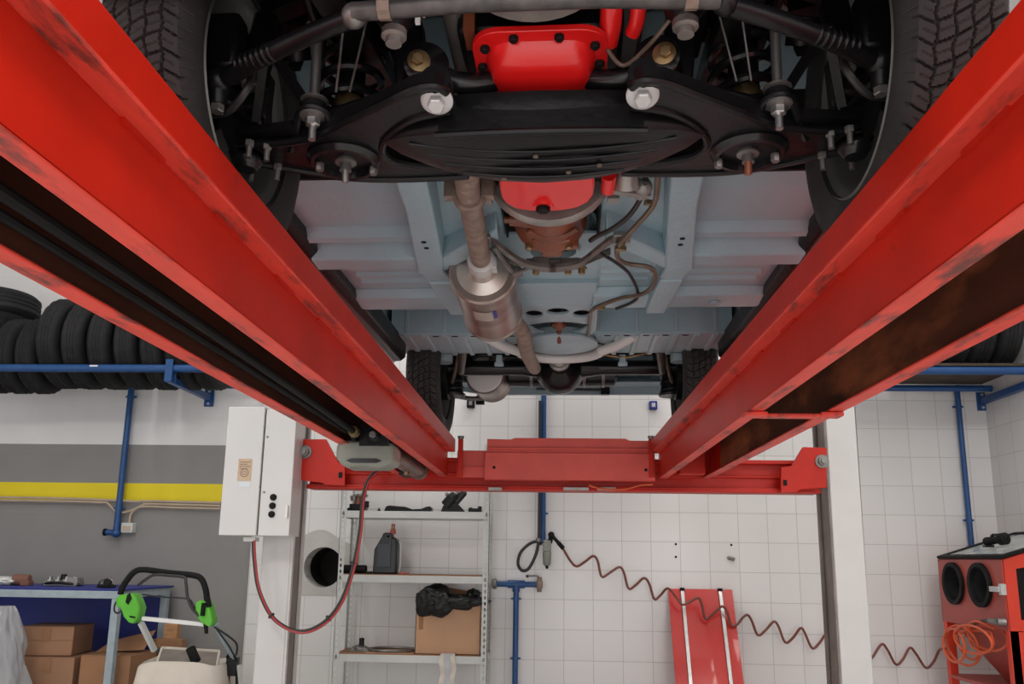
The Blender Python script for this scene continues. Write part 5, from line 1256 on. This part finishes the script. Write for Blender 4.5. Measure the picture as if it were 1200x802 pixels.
for y_ in (ynear + .02, yfar - .03):
    MB().bb((XC + .0, y_ - .02, 0), (XC + .05, y_ + .025, zb0)).build('leg', CABREDB, t, bevel=.003)
    MB().bb((XB - .05, y_ - .02, 0), (XB, y_ + .025, zb0)).build('leg', CABREDB, t, bevel=.003)
m = MB(); zh = zb0 - .33
m.hexa([(XC + .20, yc - .06, zh), (XC + .30, yc - .06, zh), (XC + .30, yc + .06, zh), (XC + .20, yc + .06, zh), (XC + .03, ynear + .08, zb0), (XB - .03, ynear + .08, zb0), (XB - .03, yfar - .06, zb0), (XC + .03, yfar - .06, zb0)]); m.build('hopper', CABRED, t)
MB().bb((XC, ynear, zb0 - .34), (XB, yfar - .01, zb0 - .32)).build('lower_shelf', CABRED, t, bevel=.002)
# sloping glass lid
dl = V((XB - XC, 0, zk - zt0)).normalized(); nl = V((-dl.z, 0, dl.x)); LL = V((XB - XC, 0, zk - zt0)).length
o_ = V((XC - .01, ynear - .02, zt0 + .003)); WL = yfar - ynear
m = MB(); m.prism([(0, 0), (WL, 0), (WL, LL), (0, LL)], o_, Yv, dl, nl * .018, holes=[[(.045, .04), (WL - .045, .04), (WL - .045, LL - .04), (.045, LL - .04)]]); lid = m.build('lid_frame', MATTE, t, bevel=.003)
m = MB(); m.prism([(.04, .035), (WL - .04, .035), (WL - .04, LL - .035), (.04, LL - .035)], o_ + nl * .004, Yv, dl, nl * .006); m.build('lid_glass', GLASS, lid)
MB().bb((XC + .01, ynear + .02, zt0 - .03), (XB - .01, yfar - .02, zt0 - .026)).build('light_baffle', SHELFG, t)
# black lamp on the lid
q = o_ + Yv * (WL * .45) + dl * .16 + nl * .022
tl = thing('inspection_lamp', 'black inspection lamp lying on the cabinet glass lid', 'lamp', q)
m = MB(); m.lathe([(.022, 0), (.026, .01), (.022, .09), (.036, .11), (.036, .15), (.03, .155)], q + V((.0, .10, .035)), V((.35, -1, .12)), 18); m.build('lamp_body', MATTE, tl)
m = MB(); m.box(q + V((.03, .0, .075)), (.02, .09, .014), rz=.3); m.box(q + V((.018, .05, .06)), (.02, .016, .03)); m.box(q + V((.04, -.04, .065)), (.02, .016, .03)); m.build('lamp_handle', BLACKG, tl, bevel=.003)
m = MB(); m.box(q + V((.0, .07, .008)), (.05, .04, .014)); m.build('lamp_foot', BLACKG, tl)
# orange hose coil hanging on the cabinet
q = atx(1171, 729, XC - .02)
th = thing('orange_hose', 'tangled orange air hose hanging under the cabinet glove ports', 'hose', q)
P = [q + V((-.02, 0, 0)), atx(1150, 728, XC - .04), atx(1138, 735, XC - .03)]
random.seed(3)
def coil(c, r1, r2, n, drift, ph=0):
    out = []
    for k in range(n * 14):
        a = 2 * PI * k / 14 + ph
        out.append(V((XC - .03 + .05 * math.sin(a * .37 + ph), c[0] + r1 * math.cos(a) + drift[0] * k / 14, c[1] + r2 * math.sin(a) + drift[1] * k / 14)))
    return out
c1 = atx(1130, 762, XC); c2 = atx(1155, 752, XC)
path = P + coil((c1.y, c1.z), .155, .10, 3, (-.015, .02), .9) + coil((c2.y + .03, c2.z), .19, .075, 3, (-.02, .012), 2.2) + [atx(1166, 738, XC - .02)]
MB().tube(cr(P[:2] + [P[2]], 6), .009, 8).build('hose_tail', CABLE, th)
MB().tube(cr(path[2:], 3), .0075, 8).build('hose_coil', HOSEO, th)
m = MB(); m.cyl(q + V((-.02, .06, 0)), q + V((-.02, -.02, 0)), .016); m.cyl(q + V((-.02, -.02, 0)), q + V((.02, -.03, 0)), .022); m.build('hose_connector', OLDS, th)

# ---- work bench, boxes, mower
yb0, yb1 = 5.08, YW - .08
bz = at(60, 692, yb0).z
xr_ = at(140, 697, yb0).x; xl_ = XL + .3
t = thing('work_bench', 'steel workbench with a blue top and grey legs at the left wall', 'workbench', ((xr_ + xl_) / 2, 5.4, 0))
MB().bb((xl_, yb0, bz - .045), (xr_, yb0 + .045, bz)).build('front_beam', BENCHG, t, bevel=.002)
MB().bb((xl_, yb1 - .045, bz - .045), (xr_, yb1, bz)).build('back_beam', BENCHG, t, bevel=.002)
MB().bb((xl_, yb0 + .02, bz), (xr_ + .01, yb1 + .03, bz + .012)).build('bench_top', BLUE2, t, bevel=.002)
MB().bb((xr_ - .045, yb0 + .045, bz - .045), (xr_, yb1 - .045, bz)).build('side_beam', BENCHG, t)
for x_, y_ in ((xr_, yb0), (xr_, yb1 - .045), (xl_ + .045, yb0), (xl_ + .045, yb1 - .045)):
    MB().bb((x_ - .045, y_, 0), (x_, y_ + .045, bz - .045)).build('leg', BENCHG, t, bevel=.002)
xbp = at(196, 700, YW - .03).x
tb = MB().bb((xl_, YW - .035, .25), (xbp, YW - .01, bz + .01)).build('back_panel', BLUE2, None, bevel=.003)
tag(tb, 'dark blue panel leaning on the wall behind the workbench', 'panel')
# things on the bench
zb_ = bz + .012
x = at(8, 684, 5.45).x
vs, fs = lump((x - .05, 5.45, zb_ + .022), .16, .11, .028, .4, 3, 2.0); vs = [V((p.x, p.y, max(p.z, zb_ + .001))) for p in vs]
tag(MB().add(vs, fs).build('white_rag', WHITEM, smooth=60), 'crumpled white rag at the left end of the workbench', 'rag')
x = at(26, 684, 5.45).x
m = MB(); m.lathe([(.035, 0), (.035, .10), (.02, .105)], (x - .04, 5.42, zb_ + .036), (1, .1, 0), 18); m.box((x + .05, 5.42, zb_ + .015), (.06, .06, .03)); tag(m.build('brown_block', mat('clay_brown', (.20, .09, .06), rough=.7), bevel=.004), 'brown clay-coloured block beside the white rag on the workbench', 'block')
x = at(75, 682, 5.45).x
t = thing('machined_parts', 'bright machined cylinder head part lying on the workbench', 'engine part', (x, 5.45, zb_))
m = MB(); m.box((x, 5.45, zb_ + .016), (.22, .10, .032)); m.box((x + .08, 5.44, zb_ + .03), (.07, .08, .05)); m.build('head_block', ALU, t, bevel=.004)
m = MB()
for k in range(4): m.lathe([(.022, 0), (.022, .012), (.012, .012), (.012, .03)], (x - .085 + k * .055, 5.43, zb_ + .03), (.2, 0, 1), 14)
m.build('valve_row', STEEL, t)
m = MB(); m.tube(cr([(x - .12, 5.42, zb_ + .012), (x - .04, 5.38, zb_ + .022), (x + .04, 5.39, zb_ + .02), (x + .13, 5.42, zb_ + .01)], 5), .009); m.cyl((x - .01, 5.46, zb_ + .04), (x - .01, 5.46, zb_ + .075), .018); m.build('linkage_rod', BLACK, t)
x = at(125, 686, 5.25).x
t = thing('throttle_linkage', 'small dark mechanical part at the right end of the workbench', 'engine part', (x, 5.25, zb_))
m = MB(); m.box((x, 5.25, zb_ + .012), (.10, .05, .022)); m.lathe([(.025, 0), (.025, .02)], (x + .015, 5.24, zb_ + .035), (0, -1, 0), 14); m.build('linkage_body', BLACK, t, bevel=.003)
m = MB(); m.tube(cr([(x - .05, 5.24, zb_ + .01), (x - .03, 5.23, zb_ + .045), (x + .03, 5.23, zb_ + .055), (x + .06, 5.24, zb_ + .02)], 5), .006); m.build('linkage_spring', OLDS, t)

# cartons under the bench
def carton(px0, py0, px1, py1, Y, dep, lab, zb=None, mt=CARDU, rz=0):
    a, b = at(px0, py0, Y), at(px1, py1, Y)
    zb = b.z if zb is None else zb
    cx = (a.x + b.x) / 2; w_ = b.x - a.x; h_ = a.z - zb
    t = thing('carton', lab, 'cardboard box', (cx, Y + dep / 2, zb), rz, 'cartons under the workbench')
    MB().box((0, 0, h_ / 2 - .002), (w_, dep, h_ - .004)).build('carton_body', mt, t, bevel=.004, local=True)
    MB().bb((-w_ / 2 - .002, -dep / 2 - .003, h_ * .52), (w_ / 2 + .002, dep / 2 + .002, h_ * .535)).build('fold_seam', CARDD, t, local=True)
    MB().bb((-w_ / 2, -dep / 2, h_ - .004), (w_ / 2, -.003, h_)).build('top_flap', mt, t, local=True); MB().bb((-w_ / 2, .003, h_ - .004), (w_ / 2, dep / 2, h_)).build('top_flap', mt, t, local=True)
    MB().bb((-.028, -dep / 2 - .004, h_ - .09), (.028, -dep / 2 - .002, h_)).build('packing_tape', CARDD, t, local=True)
    return t, cx, w_, h_
zlow = at(50, 770, 5.2).z
carton(24, 770, 84, 802, 5.20, .38, 'lower carton under the workbench, carrying a smaller one', zb=.0)
carton(22, 734, 78, 770, 5.24, .30, 'smaller carton on top of another under the workbench', zb=zlow + .001, rz=.12)
t, cx, w_, h_ = carton(95, 768, 150, 802, 5.20, .36, 'carton with an open flap behind the bench leg', zb=.0, mt=CARDD)
MB().hexa([(-w_ / 2, -.02, h_), (w_ / 2, -.02, h_ + .02), (w_ / 2, -.016, h_ + .02), (-w_ / 2, -.016, h_), (-w_ / 2 + .04, .10, h_ + .06), (w_ / 2, .12, h_ + .13), (w_ / 2, .124, h_ + .13), (-w_ / 2 + .04, .104, h_ + .06)]).build('raised_flap', CARDD, t, local=True)
# clear plastic sheet draped over something in the left foreground
prof_ = [(-30, 705), (0, 718), (9, 723), (20, 745), (33, 767), (38, 775), (31, 783), (27, 802), (24, 830), (-30, 830)]
YP = 4.85
pp = [at(px, py, YP) for px, py in prof_]
m = MB()
from mathutils import noise
n = 10; rows = 40
vs = []; cxp = pp[0].x - .05
for r_ in range(rows):
    s_ = r_ / (rows - 1); zz = pp[1].z + .03 - s_ * (pp[1].z + .03 - .0)
    rad = .05 + .21 * s_ ** .8
    for k in range(72):
        a = 2 * PI * k / 72
        rr = rad * (1 + .22 * noise.noise(V((math.cos(a) * 2.3, math.sin(a) * 2.3, s_ * 3.5))) + .05 * math.sin(a * 9 + 3 * s_) + .12 * noise.noise(V((math.cos(a) * 6, math.sin(a) * 6, s_ * 9))))
        vs.append((pp[1].x - .05 + rr * math.cos(a), YP + .12 + rr * .8 * math.sin(a), zz))
fs = []
for r_ in range(rows - 1):
    for k in range(72): fs.append((r_ * 72 + k, r_ * 72 + (k + 1) % 72, (r_ + 1) * 72 + (k + 1) % 72, (r_ + 1) * 72 + k))
fs.append(tuple(range(72)))
m.add(vs, fs)
tag(m.build('plastic_cover', PLASTIC, smooth=60), 'translucent plastic sheet draped over a pile at the lower left edge', 'plastic sheet')
# wooden offcut against the wall
t = thing('wooden_block', 'raw wooden offcuts standing behind the mower against the grey wall', 'wood', at(203, 802, 5.6))
a, b = at(194, 731, 5.62), at(207, 760, 5.62); MB().bb((a.x, 5.60, 0), (b.x, 5.66, a.z)).build('upright_piece', WOOD, t, bevel=.003)
a, b = at(180, 749, 5.55), at(214, 760, 5.55); MB().bb((a.x, 5.53, b.z), (b.x, 5.60, a.z)).build('cross_piece', CARDD, t, bevel=.003)

# ---- lawn mower
YM = 4.72
def mp(px, py, d=0): return at(px, py, YM + d)
t = thing('lawn_mower', 'lawn mower with black handlebar, green grips and a stained cream grass bag', 'lawn mower', (mp(210, 760).x, YM + .3, 0))
MB().tube(cr([mp(141, 697), mp(143, 690), mp(147, 683), mp(157, 671), mp(169, 668), mp(196, 671.5), mp(226, 674.5), mp(236, 679), mp(241, 691), mp(243, 705)], 7), .017, 12).build('handlebar', MATTE, t)
MB().tube(cr([mp(162, 686, -.04), mp(170, 680, -.05), mp(181, 674, -.04), mp(200, 675, -.04), mp(216, 677, -.04), mp(218, 684, -.05), mp(220, 701, -.05), mp(225, 713, -.05), mp(232, 721, -.04), mp(237, 728, -.03)], 6), .0085, 8).build('safety_bail', CABLE, t)
MB().tube(cr([mp(167, 697, -.02), mp(190, 700, -.02), mp(219, 702, -.03), mp(226, 708, -.04), mp(230, 718, -.04)], 5), .005, 6).build('control_cable', CABLE, t)
def pxpoly(pts, Y): return [(at(px, py, Y).x, at(px, py, Y).z) for px, py in pts]
MB().prism(pxpoly([(140, 701), (146, 697), (160, 695), (165, 702), (168.5, 712), (166, 724), (161, 731), (155, 729), (149, 722), (146, 712), (141, 711)], YM)[::-1], (0, YM - .05, 0), X, Z, (0, .09, 0)).build('green_housing', GREEN, t, bevel=.010)
m = MB(); m.prism(pxpoly([(149, 698), (152, 695), (154, 702), (150, 709), (147, 706)], YM - .055)[::-1], (0, YM - .056, 0), X, Z, (0, .01, 0)); m.prism(pxpoly([(151, 722), (158, 723), (158, 725), (152, 724)], YM - .055)[::-1], (0, YM - .054, 0), X, Z, (0, .01, 0)); m.build('housing_slot', MATTE, t)
MB().prism(pxpoly([(233, 706), (238, 703), (247, 705), (250, 715), (253, 728), (251, 734), (245, 733), (238, 728), (232, 720)], YM)[::-1], (0, YM - .045, 0), X, Z, (0, .08, 0)).build('green_housing', GREEN, t, bevel=.008)
m = MB(); m.cyl(mp(239, 707, -.055), mp(237, 722, -.055), .012); m.cyl(mp(242, 699, -.03), mp(245, 712, -.03), .017); m.cyl(mp(241, 731, -.03), mp(242, 743, -.03), .013, .009); m.build('lever', MATTE, t)
MB().bar(mp(167, 725), mp(243, 732.5), .03, .022).build('cross_bar', WHITEM, t, bevel=.003)
MB().bar(mp(165, 730), mp(181, 763, .12), .024, .03).build('left_tube', SHELFG, t, bevel=.003)
MB().bar(mp(252, 732), mp(276, 775, .15), .024, .024).build('right_tube', BENCHG, t, bevel=.003)
MB().tube(cr([mp(251, 735, -.03), mp(262, 742, 0), mp(274, 751, .05), mp(278, 758, .08), mp(277, 768, .1)], 5), .006, 6).build('throttle_cable', CABLE, t)
MB().tube(cr([mp(252, 735, 0), mp(260, 746, 0), mp(268, 757, .05), mp(274, 768, .1)], 5), .005, 6).build('throttle_cable', CABLE, t)
m = MB(); m.tube(cr([mp(140, 701), mp(135, 708, -.02), mp(134, 716, -.02), mp(138, 719, -.01), mp(142, 716, 0)], 5), .005, 6); m.build('cable_loop', CABLE, t)
# grass bag: fabric tub with an open top and rigid frame
x0, x1 = mp(156, 776).x, mp(256, 780).x
zt_b = mp(200, 779).z; zf = mp(220, 761, .25).z
m = MB(); vs = []; loops = []
def bagloop(z, gx, gy, yo): 
    return [V((( x0 + x1) / 2 + ((x1 - x0) / 2 + gx) * (abs(math.cos(a)) ** .45) * (1 if math.cos(a) > 0 else -1), YM + .17 + yo + (.19 + gy) * (abs(math.sin(a)) ** .45) * (1 if math.sin(a) > 0 else -1), z + .012 * math.sin(3 * a))) for a in [2 * PI * k / 40 for k in range(40)]]
loft(m, [bagloop(zt_b - .03, -.05, -.05, 0), bagloop(zt_b + .005, -.015, -.015, 0), bagloop(zt_b - .01, 0, 0, 0), bagloop(zt_b - .12, .015, .02, 0), bagloop(.25, .0, .0, 0), bagloop(.18, -.05, -.05, 0)])
m.build('grass_bag', CREAM, t, smooth=60)
m = MB(); A = [mp(183, 780, .05), mp(190, 760, .22), mp(257, 764, .22), mp(254, 781, .05)]
m.bar(A[0], A[1], .012, .02); m.bar(A[1], A[2], .014, .02); m.bar(A[2], A[3], .012, .02); m.build('bag_frame', CREAM, t, bevel=.003)
m = MB(); m.hexa([A[0], A[3], A[2], A[1], A[0] + V((0, .02, -.01)), A[3] + V((0, .02, -.01)), A[2] + V((0, .02, -.01)), A[1] + V((0, .02, -.01))]); m.build('bag_lid', mat('grubby_grey_plastic', (.22, .19, .165), rough=.6, noise=.2, nscale=9), t)
q = mp(228, 772, .12); MB().box(q + V((0, -.02, .02)), (.05, .04, .10), ry=-.5).build('lid_handle', MATTE, t, bevel=.01)
MB().bb((x0 + .02, YM + .02, .12), (x1 + .1, YM + .42, .24)).build('mower_deck', GREEN, t, bevel=.03)
for px in (150, 268):
    for dy in (.12, .34):
        q = mp(px, 800, dy); MB().lathe([(.03, -.025), (.10, -.025), (.11, -.01), (.11, .01), (.10, .025), (.03, .025)], (q.x, YM + dy, .11), (1, 0, 0), 24).build('mower_wheel', MATTE, t)
q = mp(273, 775, .15)
m = MB(); m.box(q + V((0, 0, -.03)), (.06, .05, .10)); m.cyl(q + V((.03, 0, -.02)), q + V((.045, 0, -.20)), .014); m.cyl(q + V((-.025, 0, .03)), q + V((-.02, 0, -.2)), .012); m.tube(cr([q + V((-.03, -.02, .02)), q + V((.0, -.03, .05)), q + V((.03, -.02, .0))], 4), .008); m.build('folding_bracket', BLACK, t, bevel=.004)
m = MB(); m.bar(q + V((.04, -.01, -.02)), q + V((.055, .02, -.3)), .02, .02); m.build('lower_tube', SHELFG, t)
# ================================================================== CAMERA
cam = bpy.data.cameras.new('camera'); co = bpy.data.objects.new('camera', cam); C.objects.link(co)
cam.sensor_fit = 'HORIZONTAL'; cam.sensor_width = 36; cam.lens = FPX / 1200 * 36
cam.shift_y = (PPY - 401) / 1200; cam.shift_x = 0; cam.clip_start = 0.02
right = V((_x.x, _y.x, _z.x)); down = V((_x.y, _y.y, _z.y)); fwd = V((_x.z, _y.z, _z.z))
M = Matrix.Identity(4)
for i in range(3): M[i][0] = right[i]; M[i][1] = -down[i]; M[i][2] = -fwd[i]
M[2][3] = H
co.matrix_world = M
S.camera = co
S.view_settings.view_transform = 'Standard'; S.view_settings.look = 'None'; S.view_settings.gamma = 1
S.view_settings.use_curve_mapping = False; S.view_settings.exposure = EXPOSURE
S.cycles.max_bounces = 10; S.cycles.diffuse_bounces = 6; S.cycles.glossy_bounces = 4
S.cycles.use_denoising = True
